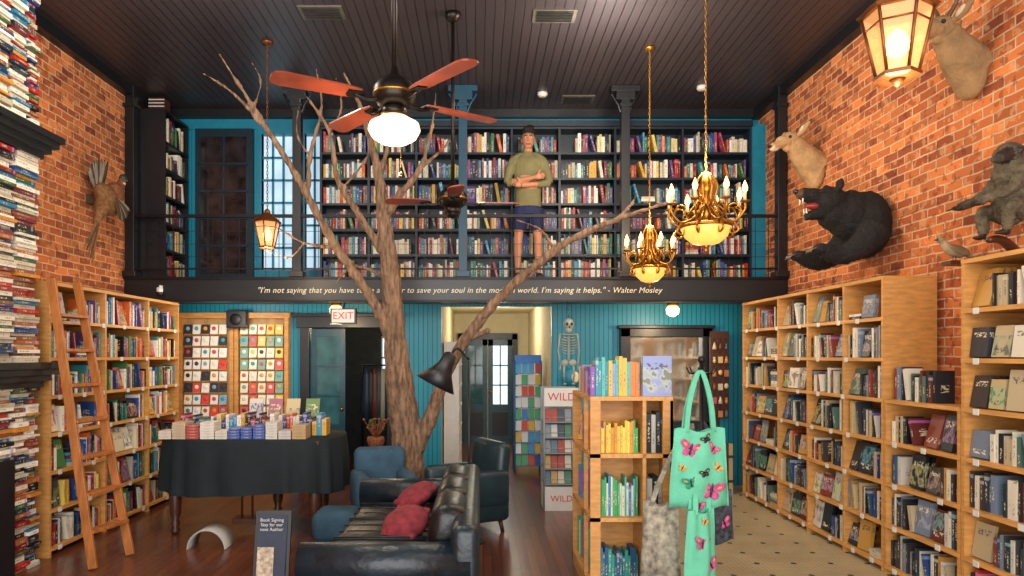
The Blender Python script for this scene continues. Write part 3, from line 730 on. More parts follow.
for x in(-1.72,2.3):
    b=MB(); b.lathe((x,8.15,2.16),[(.02,0),(.07,.03),(.08,.09),(.05,.13)],18,1); b.lathe((x,8.15,2.28),[(.05,0),(.08,.04),(.08,.079)],18); b.done('ceiling_light',[BRASS,pm('warm_shade','#ffd090',.4,nz=0,em=2.5)])
b=MB(); b.box(-1.73,-1.43,7.88,7.93,2.06,2.24); b.tube([(-1.58,7.9,2.24),(-1.58,7.99,2.31)],.012,8,0); b.box(-1.71,-1.45,7.874,7.88,2.075,2.225,1); b.done('exit_sign',[BLACK,pm('exit_white','#d8d4cc',.5,nz=.02,em=.1)])
text('exit_lettering','EXIT',(-1.58,7.872,2.15),.23,pm('exit_red','#d0221c',.5,nz=0,em=.5))
b=MB(); b.lathe((-3.72,7.93,2.42),[(.03,0),(.035,.02),(.035,.06),(.02,.07)],14); b.ell((-3.72,7.93,2.42),(.035,.035,.035),m=1); b.obox((-3.72,7.96,2.5),(.012,0,0),(0,.02,0),(0,0,.012)); b.done('security_camera',[WHITE,BLACK])
b=MB(); b.box(-3.2,-2.95,8.6,8.7,2.04,2.26); b.lathe((-3.08,8.6,2.15),[(.08,0),(.05,.01)],16,1,None,Matrix.Rotation(math.pi/2,3,'X')); b.done('wall_speaker',[BLACK,IRON],.01)
# ---------------------------------------------------------------- greeting card display
b=MB()
b.box(-3.86,-2.45,8.8,8.845,.02,2.2,2)
for x in(-3.86,-3.2,-3.14,-2.5): b.box(x,x+.05,8.72,8.8,.3,2.2,1)
b.box(-3.88,-2.43,8.7,8.82,2.17,2.24,1); b.box(-3.88,-2.43,8.68,8.82,.8,.86,1)
for blk,(x0,pal) in enumerate(((-3.79,['#f4f0e8','#e04438','#f0ece4','#2c2c34','#f4eee0','#8ab0cc']),(-3.07,['#f8eed8','#f0cc58','#e8e0cc','#f4ecdc','#e05058','#70b0a8']))):
    for i in range(5):
        for j in range(8):
            x=x0+i*.112; z=.92+j*.15
            b.obox((x+.05,8.745,z+.06),(.048,0,0),(0,.004,0),(0,.012,.06),0,lin(R.choice(pal)),off())
            b.ell((x+.05,8.737,z+.07),(.028,.004,.028),m=0,col=lin(R.choice(pal+['#3aa0b0','#d84040','#e8a030','#3a3a40'])),nu=10,nv=4)
            b.box(x,x+.1,8.73,8.76,z-.01,z,1)
b.done('greeting_card_rack',[AT,PINE,pm('rack_back','#b08a58',.6)])
b=MB(); x0,x1,z0,z1=1.8,2.98,.75,2.04
b.box(x0,x0+.13,8.74,8.84,z0,z1);b.box(x1-.13,x1,8.74,8.84,z0,z1);b.box(x0,x1,8.74,8.84,z1-.11,z1);b.box(x0,x1,8.74,8.84,z0,z0+.1)
b.box(x0-.03,x1+.03,8.72,8.84,z1,z1+.04); b.box(x0+.1,x1-.1,8.82,8.835,z0+.05,z1-.05,1)
m,t,bb=nt('aged_mirror'); bb.inputs['Base Color'].default_value=(.7,.66,.55,1); bb.inputs['Metallic'].default_value=.9
no=N(t,'ShaderNodeTexNoise'); no.inputs['Scale'].default_value=3; t.links.new(mth(t,'MULTIPLY',no.outputs[0],.15),bb.inputs['Roughness'])
b.done('framed_mirror',[BLACK,m],.008)
# hanging gift items beside the mirror
b=MB(); b.box(2.9,3.13,8.6,8.63,.9,2.0,1)
GC=['#6a3c28','#c8b898','#a0683a','#4a5668','#b87a40','#c8b8a0','#8a3a30','#2a6a74','#d0b070','#b84a60']
for i in range(6):
    for j in range(3):
        x=2.94+j*.075; z=1.9-i*.17; c=lin(R.choice(GC)); b.tube([(x,8.6,z),(x,8.55,z+.005)],.003,5,2); b.tube([(x,8.56,z),(x,8.56,z-.05)],.0015,4,2)
        k=R.randint(0,3)
        if k==0: b.ell((x,8.56,z-.08),(.028,.02,.035),m=0,col=c,nu=10,nv=6)
        elif k==1: b.obox((x,8.56,z-.09),(.028,0,0),(0,.008,0),(0,0,.04),0,c)
        elif k==2: b.lathe((x,8.56,z-.13),[(.03,0),(.022,.04),(.006,.09)],8,0,c)
        else:
            b.ell((x,8.56,z-.07),(.018,.015,.018),m=0,col=c,nu=8,nv=6); b.ell((x,8.56,z-.105),(.022,.016,.028),m=0,col=c,nu=8,nv=6)
b.tube([(3.015,8.64,.006),(3.015,8.64,2.0)],.02,8,1); b.box(2.88,3.12,8.58,8.72,0.006,.03,1)
b.done('gift_ornament_display',[AT,WOODD,IRON])
b=MB()
for i in range(6): b.box(2.75+i*.055,2.8+i*.055,8.3,8.34,0.006,.62,0,lin(['#4a2c22','#c9b48c','#3a4a60','#8a5030','#4a2c22','#b8a070'][i]))
b.box(2.74,3.09,8.34,8.55,0.006,.6,0,lin('#3a2a22')); b.box(2.74,3.09,8.29,8.3,.15,.18,0,lin('#222222')); b.box(2.74,3.09,8.29,8.3,.45,.48,0,lin('#222222')); b.done('slatted_crate',[AT])
b=MB(); b.lathe((1.16,8.6,1.42),[(.01,0),(.13,.0),(.13,.02),(.01,.02)],24,0,None,Matrix.Rotation(math.pi/2,3,'X')); b.tube([(1.16,8.6,1.55),(1.16,8.6,2.36)],.003,5,0); b.ell((1.2,8.58,1.42),(.05,.02,.07),m=1); b.done('hanging_round_sign',[TEALP,CREAM])
# ---------------------------------------------------------------- skeleton
b=MB(); X,Y,zz=1.02,7.85,2.05
b.ell((X,Y,zz),(.06,.07,.075)); b.rings((X,Y-.02,zz-.1),[(0,0,0,.03,.03),(.05,0,0,.04,.045)],10)
for s in(-1,1): b.ell((X+s*.025,Y-.062,zz+.005),(.016,.012,.018),m=1)
b.ell((X,Y-.066,zz-.028),(.008,.008,.012),m=1)
b.tube([(X,Y,zz-.06),(X,Y+.02,zz-.2),(X,Y,zz-.42)],.013,8,0,None,4)
for i in range(7):
    z=zz-.14-i*.03; w=.07+.02*math.sin(i/6*math.pi)
    pts=[(X+w*math.sin(a),Y+.0-.05*math.cos(a),z-.015*math.cos(a)) for a in [k*math.pi/6+.25 for k in range(12)]]
    b.tube(pts,.006,6)
b.tube([(X-.1,Y,zz-.11),(X,Y-.03,zz-.12),(X+.1,Y,zz-.11)],.008,6)
for s in(-1,1):
    b.ell((X+s*.045,Y,zz-.44),(.045,.02,.04)); b.tube([(X+s*.1,Y,zz-.11),(X+s*.12,Y+.01,zz-.3),(X+s*.1,Y-.04,zz-.47)],[.011,.01,.008],6)
    b.tube([(X+s*.05,Y,zz-.46),(X+s*.06,Y-.03,zz-.58),(X+s*.05,Y,zz-.68)],[.013,.012,.009],6); b.rbox((X+s*.05,Y-.03,zz-.68),(.035,.09,.02),.01)
    for k in range(5): b.tube([(X+s*.1,Y-.04,zz-.47),(X+s*(.09+k*.007),Y-.05,zz-.53)],.003,5)
b.tube([(X,Y,zz+.07),(X,Y+.1,2.33)],.004,5,1)
b.done('hanging_skeleton',[pm('bone_grey','#8a948c',.6),BLACK])
# ---------------------------------------------------------------- racks
b=MB()
for x in(.5,.88):
    for y in(9.8,10.1): b.tube([(x,y,0),(x,y,1.62)],.012,8,1)
for j in range(9):
    z=.12+j*.165; b.box(.5,.88,9.8,10.1,z-.01,z,1)
    for i in range(4):
        b.obox((.55+i*.095,9.83,z+.07),(.042,0,0),(0,.004,0),(0,.02,.07),0,lin(R.choice(['#2a7fd8','#3aa0e8','#e8f0f4','#1a58b8','#4ab0e8','#e8c040','#d84840','#e8f0f4','#48b080'])),off())
b.box(.5,.88,9.8,9.83,1.58,1.7,0,lin('#2a7fd8')); b.done('card_rack',[AT,pm('blue_wire','#3a78b0',.4,.3)])
b=MB(); x0,x1,y0,y1=.7,1.08,7.45,7.8; GREYP=pm('grey_wire_rack','#8d9498',.5,nz=.1)
for x in(x0,x1):
    for y in(y0,y1): b.tube([(x,y,0),(x,y,1.34)],.01,8,2)
b.box(x0,x1,y0-.01,y0,1.14,1.34,0); b.box(x0,x1,y0-.005,y1,0.0,.26,0); b.box(x0,x1,y1-.01,y1,.26,1.34,2)
for j in range(5):
    z=.28+j*.17; b.box(x0,x1,y0,y1,z,z+.012,2); b.tube([(x0,y0,z+.06),(x1,y0,z+.06)],.004,5,2)
    for i in range(5): b.obox((x0+.04+i*.075,y0+.05,z+.08),(.034,0,0),(0,.01,0),(0,.02,.065),1,lin(R.choice(['#8a98a4','#5f7d98','#c8d0d4','#3c5060','#c8a860','#b04a3a','#4a8a70','#d8d4c8'])),off())
b.done('white_display_rack',[WHITE,AT,GREYP])
REDM=pm('sign_red','#c8241e',.5,nz=0)
text('display_lettering','WILD',(.89,7.438,1.24),.3,REDM); text('display_lettering','WILD',(.89,7.443,.13),.24,REDM)
fr=MB();bk=MB(); case(fr,bk,(-.28,9.1,0),(0,1,0),(1,0,0),[0,.7,1.4],[.05,.35,.65,.95,1.25,1.55,1.85],.2,face=.1)
fr.done('white_bookcase',[WHITE,WHITE]); bk.done('shelved_books',[SP,CV])
# ---------------------------------------------------------------- freestanding pine display
fr=MB();bk=MB(); X0,X1,Y0,Y1=.76,1.33,4.7,5.6
for z in(.08,.55,.99,1.385): fr.box(X0,X1,Y0,Y1,z,z+.028,1)
fr.box(X0,X0+.03,Y0+.28,Y0+.31,0,1.4); 
for x in(X0,X1-.07): 
    for y in(Y0,Y1-.03): fr.box(x,x+.07,y,y+.03,0,1.385)
fr.box(X0+.36,X0+.385,Y0,Y0+.3,.08,1.385)
fr.box(X1-.02,X1,Y0,Y1,0,1.385); fr.box(X0+.07,X1-.02,Y0+.3,Y0+.32,0,1.385); fr.box(X0,X1,Y0,Y1,0,.08)
YG=[[lin(h) for h in l] for l in(('#1f6a78','#2a8a80','#1d4f6f','#3a7a9a'),('#3a8868','#4aa08a','#d0d0b8','#3a9a5a','#2a7ab0'),('#d8b840','#e8d050','#d09020','#3a9a50'))]
for i,z in enumerate((.108,.578,1.018)):
    row(bk,(X0+.075,Y0+.03,z),(1,0,0),(0,-1,0),.29,.36 if i<2 else .31,face=0,gap=0,pal=YG[i],wmin=.012,wmax=.024,run=(20,30))
    row(bk,(X0+.39,Y0+.03,z),(1,0,0),(0,-1,0),.14,.36,face=0,gap=0,pal=[lin('#16181c'),lin('#202830'),lin('#b8b4aa')],run=(20,30))
    row(bk,(X0+.01,Y1-.04,z),(0,-1,0),(-1,0,0),.5,.36,face=.6,gap=0,pal=KIDS)
row(bk,(X0,Y0+.03,1.413),(1,0,0),(0,-1,0),.36,.31,face=0,gap=0,pal=KIDS,wmin=.02,wmax=.035,run=(20,30))
for k,h in enumerate(('#8a98c8','#d8c8b0','#5aa8a0')): bk.obox((X0+.47,Y0+.05+k*.03,1.413+.14),(.1,0,0),(0,.012,0),(0,0,.14),1,lin(h),off())
row(bk,(X0+.01,Y1-.04,1.413),(0,-1,0),(-1,0,0),.7,.3,face=.5,gap=0,pal=KIDS)
fr.done('pine_display_shelf',[PINE,PINEH]); bk.done('shelved_books',[SP,CV])
# ---------------------------------------------------------------- tote bags
b=MB(); b.lathe((1.46,4.5,.006),[(.1,0),(.1,.02),(.03,.03)],20); b.tube([(1.46,4.5,.02),(1.46,4.5,1.66)],.014,8)
for a in range(6):
    t=a*1.05; b.tube([(1.46,4.5,1.58),(1.46+.08*math.cos(t),4.5+.08*math.sin(t),1.58),(1.46+.1*math.cos(t),4.5+.1*math.sin(t),1.62)],.006,6)
b.ell((1.46,4.5,1.67),.025); b.done('bag_stand',IRON)
def tote(cx,cy,ztop,w,h,rot,mat,hl,decor=None,skew=0,hang=None):
    b=MB(); M=Matrix.Rotation(rot,3,'Z'); nx,nz=14,12
    def P(i,j,s):
        u=i/nx*2-1;v=j/nz; ww=w/2*(1-.08*math.cos(v*3))
        bul=.045*(1-u*u)*(.35+math.sin(v*2.6))+.01*math.sin(u*7+v*4)
        return Vector((cx,cy,ztop))+M@Vector((u*ww+skew*v,s*(-bul-.004),-v*h-.012*math.cos(u*5)+(.015*u*u)))
    vs=[];fs=[]
    for s in(1,-1):
        base=len(vs)
        for j in range(nz+1):
            for i in range(nx+1): vs.append(P(i,j,s))
        for j in range(nz):
            for i in range(nx): a=base+j*(nx+1)+i; fs.append((a,a+1,a+nx+2,a+nx+1))
    o2=(nx+1)*(nz+1)
    for j in range(nz):
        for i in(0,nx): a=j*(nx+1)+i; fs.append((a,a+nx+1,o2+a+nx+1,o2+a))
    for i in range(nx): a=nz*(nx+1)+i; fs.append((a,a+1,o2+a+1,o2+a))
    b.add(vs,fs,0,None,True)
    hp=hang or Vector((cx,cy,ztop+hl))
    for s in(1,-1):
        p=P(3,0,s);q=P(nx-3,0,s)
        for off_ in(-.012,-.006,0,.006,.012): b.tube([p+Vector((off_,0,-.03)),p.lerp(hp,.5)+Vector((-.02+off_,0,0)),hp+Vector((off_,0,0)),q.lerp(hp,.5)+Vector((.02+off_,0,0)),q+Vector((off_,0,-.03))],.005,5,0,None,4)
    if decor:
        for (u,v,sz,ang,c) in decor:
            i=int((u+1)/2*nx); j=int(v*nz); c0=P(i,j,1)+M@Vector((0,-.008,0)); Rr=M@Matrix.Rotation(ang,3,'Y')
            for sx in(-1,1):
                b.ell(c0+Rr@Vector((sx*sz*.55,0,sz*.3)),(sz*.55,.003,sz*.32),Rr@Matrix.Rotation(-sx*.5,3,'Y'),c,nu=10,nv=6)
                b.ell(c0+Rr@Vector((sx*sz*.36,0,-sz*.35)),(sz*.32,.003,sz*.3),Rr,c,nu=10,nv=6)
                b.ell(c0+Rr@Vector((sx*sz*.6,-.003,sz*.3)),(sz*.25,.003,sz*.1),Rr@Matrix.Rotation(-sx*.5,3,'Y'),3,nu=8,nv=5)
            b.ell(c0+Vector((0,-.004,0)),(sz*.09,.004,sz*.55),Rr,2,nu=8,nv=6)
    b.done('tote_bag',[mat,pm('butterfly_pink','#c04a84',.7,nz=.4,ns=40),BLACK,pm('butterfly_gold','#d89a50',.7),pm('butterfly_green','#1f8a6a',.7,nz=.3,ns=40)])
MINT=pm('mint_canvas','#62bd9c',.8,nz=.12,bp=.2,bs=80)
tote(1.40,4.36,1.22,.37,.5,.15,MINT,.34,[(-.3,.28,.075,.3,1),(.15,.1,.035,-.5,2),(.5,.28,.045,.6,1),(-.4,.7,.055,-.2,4),(.35,.76,.085,.2,1),(.6,.52,.035,.8,3),(0,.5,.035,-.3,2),(-.6,.5,.03,.5,3),(-.1,.92,.04,.1,1)],hang=Vector((1.42,4.4,1.6)))
tote(1.38,4.28,.72,.24,.56,.5,MINT,.2,[(-.2,.35,.06,.2,1),(.3,.65,.055,-.5,1),(0,.15,.03,.5,3)],hang=Vector((1.44,4.4,1.0)))
tote(1.17,4.42,.74,.24,.62,-.2,pm('cream_canvas','#8f8878',.85,nz=.6,ns=22,bp=.2),.3,None,hang=Vector((1.38,4.45,1.25)))
tote(1.58,4.6,.78,.26,.34,.2,pm('black_floral_canvas','#3a3f48',.8,nz=.95,ns=26),.3,[(-.3,.3,.05,.3,3),(.3,.6,.05,-.4,1)],hang=Vector((1.5,4.6,1.25)))
# ---------------------------------------------------------------- person on mezzanine
SKIN=pm('skin','#b87d5c',.5,nz=.08); SWE=pm('olive_sweater','#78724c',.9,nz=.15,bp=.3,bs=120); SHO=pm('navy_shorts','#18244c',.8,nz=.15); HAIR=pm('dark_hair','#0e0907',.7,nz=.3,bp=.8,bs=90); SHOE=pm('shoe','#2a2a2e',.6); LIP=pm('lips','#8c4a40',.5); EYE=pm('eye_white','#d8d2ca',.3)
b=MB(); O=Vector((.58,8.24,2.6))
def o(*p): return O+Vector(p)
b.rings(O,[(.86,0,0,.155,.11),(.93,0,0,.16,.115),(1.02,0,0,.155,.11),(1.12,0,0,.155,.108),(1.22,0,0,.168,.115),(1.32,0,0,.182,.12),(1.40,0,0,.19,.115),(1.45,0,.0,.18,.1),(1.485,0,.005,.14,.085),(1.51,0,.005,.095,.075),(1.54,0,.005,.064,.062)],24,1)
b.rings(O,[(.78,0,0,.16,.11),(.84,0,0,.165,.115),(.9,0,0,.155,.11)],24,2)
for s in(-1,1):
    b.tube([o(s*.085,0,.86),o(s*.095,0,.74),o(s*.11,-.005,.6)],[.098,.096,.09],16,2,None,4)
    b.tube([o(s*.112,0,.61),o(s*.115,-.005,.56),o(s*.12,-.01,.49),o(s*.122,.012,.36),o(s*.125,.01,.22),o(s*.127,.01,.09)],[.06,.057,.05,.052,.038,.031],14,0,None,4)
    b.ell(o(s*.135,-.05,.04),(.045,.125,.045),m=4); b.rbox(o(s*.135,-.05,.018),(.085,.25,.035),.015,4)
    b.ell(o(s*.165,0,1.415),(.07,.07,.07),m=1)
    b.tube([o(s*.06,.005,1.5),o(s*.13,0,1.47),o(s*.19,0,1.42)],[.05,.055,.06],14,1,None,4)
    b.ell(o(s*.075,.008,1.69),(.012,.02,.03),m=0,nu=8,nv=6)
def arm(s,wr,hd,yo):
    el=o(s*.25,-.05,1.16)
    b.tube([o(s*.185,0,1.42),o(s*.228,-.02,1.3),el],[.06,.052,.047],12,1,None,5)
    mid=el.lerp(wr,.45); b.tube([el,mid],[.047,.042],12,1,None,6); b.tube([mid,wr],[.035,.027],12,0,None,6)
    b.ell((wr+hd)/2,(.045,.022,.038),m=0)
    d=(hd-wr).normalized()
    for k in range(4):
        z0=Vector((0,0,.03-k*.02)); L=(.045,.052,.049,.038)[k]
        p=hd-d*.01+z0; b.tube([p-d*.02,p+d*L*.5+Vector((0,.004,0)),p+d*L+Vector((0,.022,-.004))],[.0098,.009,.0075],8,0,None,3)
    b.tube([wr+d*.02+Vector((0,-.01,.02)),wr+d*.04+Vector((0,-.015,.05)),wr+d*.06+Vector((0,-.01,.075))],[.0125,.011,.009],8,0,None,3)
arm(-1,o(.08,-.185,1.2),o(.15,-.165,1.22),0)
arm(1,o(-.09,-.15,1.11),o(-.16,-.13,1.14),0)
b.tube([o(0,.01,1.49),o(0,0,1.6)],[.056,.052],14,0,None,4)
b.rings(O,[(1.575,0,-.035,.025,.03),(1.59,0,-.03,.045,.055),(1.63,0,-.015,.06,.078),(1.655,0,-.01,.066,.085),(1.68,0,-.005,.07,.09),(1.705,0,0,.073,.094),(1.73,0,0,.073,.094),(1.76,0,.01,.066,.08),(1.79,0,.02,.05,.06)],24,0)
b.tube([o(0,-.09,1.705),o(0,-.112,1.665),o(0,-.098,1.655)],[.009,.014,.01],8,0,None,3)
b.ell(o(0,-.085,1.618),(.022,.014,.007),m=5,nu=10,nv=6)
b.ell(o(0,.015,1.785),(.088,.108,.065),m=3,nu=24,nv=14); b.ell(o(0,.045,1.71),(.084,.08,.085),m=3,nu=24,nv=14); b.ell(o(0,-.058,1.805),(.068,.052,.04),m=3,nu=20,nv=12); b.ell(o(.02,-.04,1.83),(.05,.05,.035),m=3,nu=20,nv=12)
ex=MB()
for s in(-1,1):
    ex.ell(o(s*.028,-.083,1.703),(.014,.008,.008),m=6,nu=10,nv=6); ex.ell(o(s*.028,-.09,1.703),(.006,.004,.006),m=3,nu=8,nv=5); ex.tube([o(s*.012,-.094,1.72),o(s*.03,-.092,1.726),o(s*.048,-.08,1.72)],.006,6,3)
organic('standing_man',b,[SKIN,SWE,SHO,HAIR,SHOE,LIP,EYE],.006,2,0,extra=ex)
# ---------------------------------------------------------------- taxidermy
FURB=pm('black_bear_fur','#100e0f',.8,nz=.5,bp=.8,bs=80); MUZ=pm('bear_muzzle','#4a3020',.7,nz=.2); CLAW=pm('claw','#5a5248',.4); GUM=pm('gum_red','#8a2a24',.4); TEE=pm('teeth','#e8e0c8',.4)
b=MB(); Yb=6.1
b.ell((3.44,Yb,2.86),(.2,.25,.3)); b.ell((3.3,Yb,2.95),(.2,.2,.22)); b.ell((3.1,Yb-.03,3.06),(.15,.14,.135)); b.ell((3.18,Yb,2.98),(.17,.16,.17))
b.tube([(3.04,Yb-.04,3.08),(2.93,Yb-.05,3.11),(2.84,Yb-.05,3.13)],[.09,.068,.052],14,0,None,5)
b.ell((2.84,Yb-.05,3.128),(.047,.047,.042),m=1)
b.tube([(3.08,Yb-.04,2.98),(2.97,Yb-.05,2.945),(2.88,Yb-.05,2.925)],[.068,.048,.036],12,0,None,5)
for s in(-1,1):
    b.ell((3.14,Yb-.03+s*.12,3.19),(.03,.05,.052)); 
    y=Yb+s*.2
    b.tube([(3.42,y,2.78),(3.28,y+s*.02,2.64),(3.12,y,2.56),(2.97,y-.01,2.6)],[.14,.105,.08,.07],14,0,None,5)
    b.ell((2.94,y-.01,2.61),(.075,.07,.052))
ex=MB()
ex.ell((2.8,Yb-.05,3.145),(.024,.03,.022),m=5); ex.ell((2.97,Yb-.05,3.02),(.085,.042,.035),m=3)
for s in(-1,1):
    ex.tube([(2.85,Yb-.05+s*.028,3.095),(2.845,Yb-.05+s*.028,3.03)],[.011,.002],6,4); ex.tube([(2.885,Yb-.05+s*.022,2.95),(2.88,Yb-.05+s*.022,3.0)],[.01,.002],6,4)
    ex.ell((2.985,Yb-.045+s*.09,3.135),.015,m=1,nu=8,nv=6); ex.ell((2.976,Yb-.05+s*.096,3.137),.01,m=5,nu=8,nv=6)
    for k in range(5):
        yy=Yb+s*.2-.05+k*.022; ex.tube([(2.89,yy,2.62),(2.85,yy,2.61),(2.83,yy,2.58)],[.01,.008,.002],6,2)
organic('mounted_black_bear',b,[FURB,MUZ,CLAW,GUM,TEE,BLACK],.012,2,.008,30,ex)
def deer(base,sc,yaw,col,horns,pitch=0,nm='mounted_deer_head'):
    b=MB();ex=MB(); M=Matrix.Rotation(yaw,3,'Z')@Matrix.Rotation(pitch,3,'Y'); B=Vector(base)
    def P(a,c,z): return B+M@(Vector((-a,c,z))*sc)
    b.ell(P(.04,0,-.1),(.1*sc,.15*sc,.21*sc),None,0,nu=24,nv=16)
    b.tube([P(.02,0,-.08),P(.12,0,.0),P(.22,0,.09),P(.3,0,.165)],[.17*sc,.145*sc,.115*sc,.095*sc],20,0,None,8)
    b.ell(P(.33,0,.2),(.095*sc,.078*sc,.085*sc),None,0)
    b.ell(P(.4,0,.175),(.1*sc,.06*sc,.065*sc),None,0)
    b.tube([P(.38,0,.18),P(.47,0,.14),P(.55,0,.105)],[.062*sc,.047*sc,.038*sc],18,0,None,5)
    b.ell(P(.53,0,.09),(.05*sc,.034*sc,.026*sc),None,1)
    b.ell(P(.36,0,.11),(.06*sc,.04*sc,.04*sc),None,0)
    for s in(-1,1):
        c=P(.27,s*.125,.28); d=(M@Vector((.12,s*.75,.55))).normalized()
        b.tube([c-d*.075*sc,c-d*.03*sc,c+d*.02*sc,c+d*.1*sc],[.02*sc,.036*sc,.038*sc,.007*sc],10,0,None,5)
        ex.ell(c+M@Vector((-.03*sc,0,-.006*sc)),(.012*sc,.022*sc,.05*sc),M@Matrix.Rotation(-s*.9,3,'X'),1,nu=8,nv=6)
        ex.ell(P(.385,s*.064,.21),.016*sc,m=2,nu=10,nv=8)
        ex.ell(P(.578,s*.018,.115),.007*sc,m=2,nu=6,nv=5)
        if horns:
            ex.tube([P(.31,s*.035,.26),P(.28,s*.08,.36),P(.31,s*.14,.45),P(.39,s*.13,.54)],[.018*sc,.014*sc,.011*sc,.003*sc],8,3,None,5)
            ex.tube([P(.285,s*.1,.4),P(.36,s*.09,.46)],[.01*sc,.003*sc],6,3)
    ex.ell(P(.585,0,.108),(.014*sc,.022*sc,.018*sc),m=2)
    return organic(nm,b,[pm('deer_fur',col,.85,nz=.3,ns=7,bp=.5,bs=90),pm('deer_throat','#c9b898',.85),BLACK,pm('horn','#5a4632',.5),WOODD],.008*sc,3,.004,40,ex)
deer((XR-.02,7.25,3.76),1.0,.25,'#b08c60',False)
deer((XR-.02,4.95,3.84),.95,.3,'#94744e',True,0)
# baboon on branch
b=MB();ex=MB(); Y=4.45; dx=.12
def q(x,y,z): return (x+dx,y,z)
b.ell(q(3.36,Y,2.72),(.11,.12,.18),Matrix.Rotation(.2,3,'Y')); b.ell(q(3.34,Y,2.88),(.105,.12,.105)); b.ell(q(3.31,Y-.02,3.0),(.075,.08,.08)); b.tube([q(3.28,Y-.05,2.99),q(3.19,Y-.09,2.955)],[.048,.036],12,1,None,4)
b.ell(q(3.34,Y+.02,3.0),(.085,.1,.09))
for s in(-1,1):
    b.tube([q(3.36,Y+s*.1,2.9),q(3.25,Y+s*.12,2.76),q(3.06,Y+s*.08,2.68)],[.047,.037,.026],12,0,None,5); b.ell(q(3.04,Y+s*.08,2.67),(.035,.02,.015),m=1)
    b.tube([q(3.38,Y+s*.08,2.62),q(3.25,Y+s*.12,2.65),q(3.24,Y+s*.1,2.5)],[.065,.047,.028],12,0,None,5); b.ell(q(3.21,Y+s*.1,2.48),(.05,.022,.015),m=1)
    b.ell(q(3.33,Y-.02+s*.078,3.01),(.018,.012,.022),m=1); ex.ell(q(3.245,Y-.08+s*.028,3.015),.009,m=2,nu=8,nv=5)
    for k in range(4): ex.tube([q(3.03,Y+s*.08-.015+k*.01,2.67),q(2.99,Y+s*.08-.018+k*.012,2.66)],.005,5,1)
ex.tube([(3.6,Y+.1,2.36),(3.42,Y+.02,2.45),(3.27,Y-.06,2.44)],[.035,.03,.02],8,3,None,5)
organic('mounted_baboon',b,[pm('baboon_fur','#5c523f',.85,nz=.5,ns=20,bp=.8,bs=60),pm('baboon_skin','#2c241f',.6),BLACK,WOODD],.009,1,.007,40,ex)
# pheasant on left wall
b=MB();ex=MB(); px,py,pz=-3.96,7.25,3.35
b.ell((px,py,pz),(.1,.21,.13),Matrix.Rotation(-.6,3,'X')); b.ell((px+.02,py+.12,pz+.1),(.085,.12,.11),Matrix.Rotation(-.8,3,'X'),4)
b.tube([(px,py+.14,pz+.1),(px+.02,py+.22,pz+.2),(px+.03,py+.26,pz+.28)],[.07,.045,.036],12,4,None,5); b.ell((px+.03,py+.27,pz+.3),(.04,.05,.043),m=1)
ex.rings((px+.025,py+.235,pz+.22),[(0,0,0,.044,.046),(.02,0,.008,.042,.044)],14,5)
b.tube([(px,py-.08,pz-.08),(px+.02,py-.18,pz-.18),(px+.02,py-.26,pz-.32)],[.09,.055,.02],12,0,None,4)
for k in range(5):
    d=Vector((.0,-.25-.08*k,-1+.06*k)).normalized(); ex.ell(Vector((px+.02+.004*k,py-.18,pz-.18))+d*.26,(.006,.022,.3-.02*k),Matrix.Rotation(math.atan2(d.y,-d.z)*-1,3,'X').transposed(),3 if k%2 else 0,nu=8,nv=8)
for k in range(9):
    a=1.2+k*.14; L=.42-.018*k; d=Vector((0,math.cos(a),math.sin(a)))
    ex.ell(Vector((px-.06-.003*k,py-.02,pz+.06))+d*L*.5,(.006,L*.5,.032),Matrix.Rotation(a,3,'X'),2 if k%3 else 3,nu=8,nv=8)
    a=-.2-k*.13; d=Vector((0,math.cos(a),math.sin(a))); L*=.85
    ex.ell(Vector((px+.08+.003*k,py-.02,pz+.02))+d*L*.5,(.006,L*.5,.032),Matrix.Rotation(a,3,'X'),3 if k%3 else 2,nu=8,nv=8)
ex.tube([(px+.03,py+.31,pz+.3),(px+.03,py+.36,pz+.285)],[.014,.003],6,5)
ex.box(XL,px-.05,py-.05,py+.05,pz-.05,pz+.05,3)
organic('mounted_pheasant',b,[pm('pheasant_body','#7a5430',.8,nz=.5,ns=30),pm('pheasant_head','#1f3a34',.5),pm('feather_grey','#8a8478',.8,nz=.3),pm('feather_brown','#4f3a28',.8,nz=.4),pm('pheasant_breast','#7a4a2c',.7,nz=.4,ns=30),pm('pheasant_collar','#d8d0c0',.6)],.01,2,.003,40,ex)
def bird(name,x,y,z,col,belly,stand,k=1):
    b=MB();ex=MB()
    def p(a,c,h): return (x+a*k,y+c*k,z+h*k)
    b.ell(p(0,0,.1),(.12*k,.06*k,.06*k),Matrix.Rotation(.35,3,'Y')); b.tube([p(-.08,0,.14),p(-.12,0,.2)],[.04*k,.032*k],8,0,None,3); b.ell(p(-.13,0,.21),.035*k,m=1); b.tube([p(.08,0,.08),p(.2,0,.03)],[.035*k,.012*k],8,0,None,3)
    ex.tube([p(-.16,0,.21),p(-.2,0,.2)],[.012*k,.003*k],6,2)
    for s in(-1,1): ex.tube([p(0,s*.02,.06),p(0,s*.02,0)],.004,5,2); ex.ell(p(.02,s*.055,.1),(.1*k,.012*k,.04*k),Matrix.Rotation(.35,3,'Y'),1)
    if stand: ex.box(x-.06,XR,y-.05,y+.05,z-.03,z,3)
    organic(name,b,[col,belly,CLAW,WOODD],.008,2,.002,40,ex)
bird('mounted_duck',3.44,4.95,2.38,pm('duck_tan','#a89070',.7,nz=.3),pm('duck_wing','#8a7658',.7),True,.75)
b=MB(); b.lathe((3.3,4.58,RW[4]+.03),[(.05,0),(.05,.02),(.02,.04),(.015,.2),(.03,.24),(.01,.3),(.025,.34),(.012,.38)],14); 
for s in(-1,1): b.tube([(3.3,4.58,1.5),(3.3,4.58+s*.05,1.55),(3.3,4.58+s*.07,1.65)],.007,6,0,None,3)
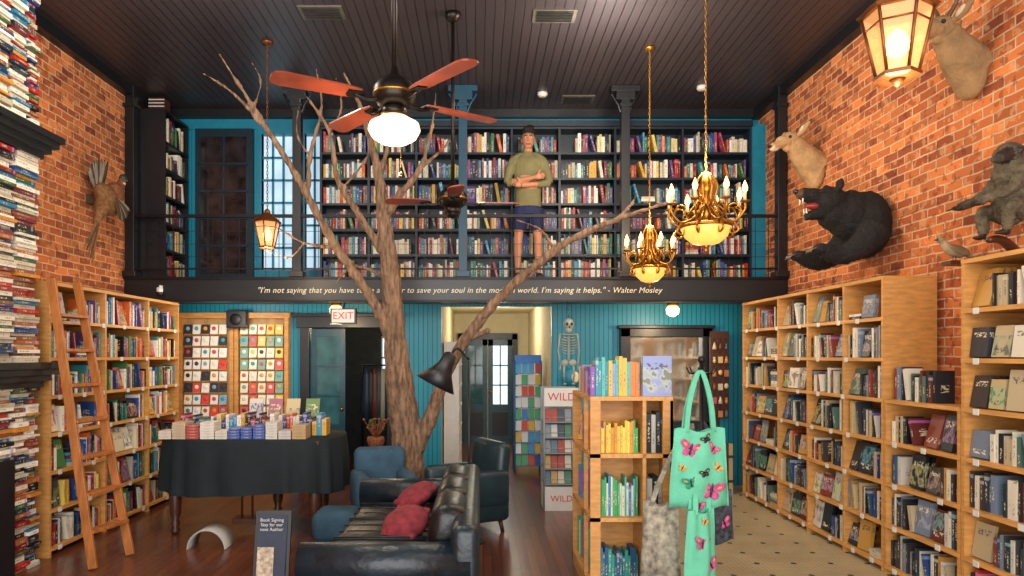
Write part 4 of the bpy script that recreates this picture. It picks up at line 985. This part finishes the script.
b.done('brass_candelabrum',BRASS)
# ---------------------------------------------------------------- lights
w=bpy.data.worlds.new('World'); S.world=w; w.use_nodes=True
w.node_tree.nodes['Background'].inputs[0].default_value=(.9,.95,1,1); w.node_tree.nodes['Background'].inputs[1].default_value=1.1
def area(name,loc,rot,sx,sy,e,c=(1,1,1)):
    l=bpy.data.lights.new(name,'AREA'); l.shape='RECTANGLE'; l.size=sx; l.size_y=sy; l.energy=e; l.color=c
    ob=bpy.data.objects.new(name,l); ob.location=loc; ob.rotation_euler=rot; S.collection.objects.link(ob)
def point(name,loc,e,c=(1,.74,.45),r=.08):
    l=bpy.data.lights.new(name,'POINT'); l.energy=e; l.color=c; l.shadow_soft_size=r
    ob=bpy.data.objects.new(name,l); ob.location=loc; S.collection.objects.link(ob)
area('storefront_daylight',(0,-1.6,2.6),(math.radians(92),0,0),7,4.2,340,(1,.97,.92))
for i,(x,y) in enumerate(((-2.2,2),(1.6,2),(-2.2,5),(1.2,6.2))): point('ceiling_fill',(x,y,4.3),(45,40,80,85)[i],(1,.9,.76),.3)  # added fill points under the ceiling, no fixtures belong to them
point('chandelier_glow',(1.82,5.5,3.25),32); point('chandelier_glow',(1.74,7,3.1),24)
point('fan_glow',(-.54,4.3,2.85),35,(1,.9,.74),.12); point('lantern_glow',(1.65,2.7,2.65),16); point('lantern_glow',(-2.14,6.87,2.65),14)
point('soffit_glow_and_fill',(-1.72,8.15,2.05),14); point('soffit_glow_and_fill',(2.3,8.15,2.05),18); point('soffit_glow_and_fill',(-3.0,7.95,2.15),14,(1,.88,.7))  # first two belong to the ceiling lights; last is added fill for the card rack
point('hall_glow',(.3,11,2.2),26,(1,.9,.72),.2); point('storeroom_glow',(-2,10.2,2.1),8)
cam=bpy.data.cameras.new('camera'); cam.lens=24; cam.sensor_width=36; cam.shift_x=32/1024; cam.shift_y=67/1024
co=bpy.data.objects.new('camera',cam); co.location=(0,0,1.7); co.rotation_euler=(math.pi/2,0,0); S.collection.objects.link(co); S.camera=co
S.view_settings.view_transform='Standard'; S.view_settings.exposure=.38
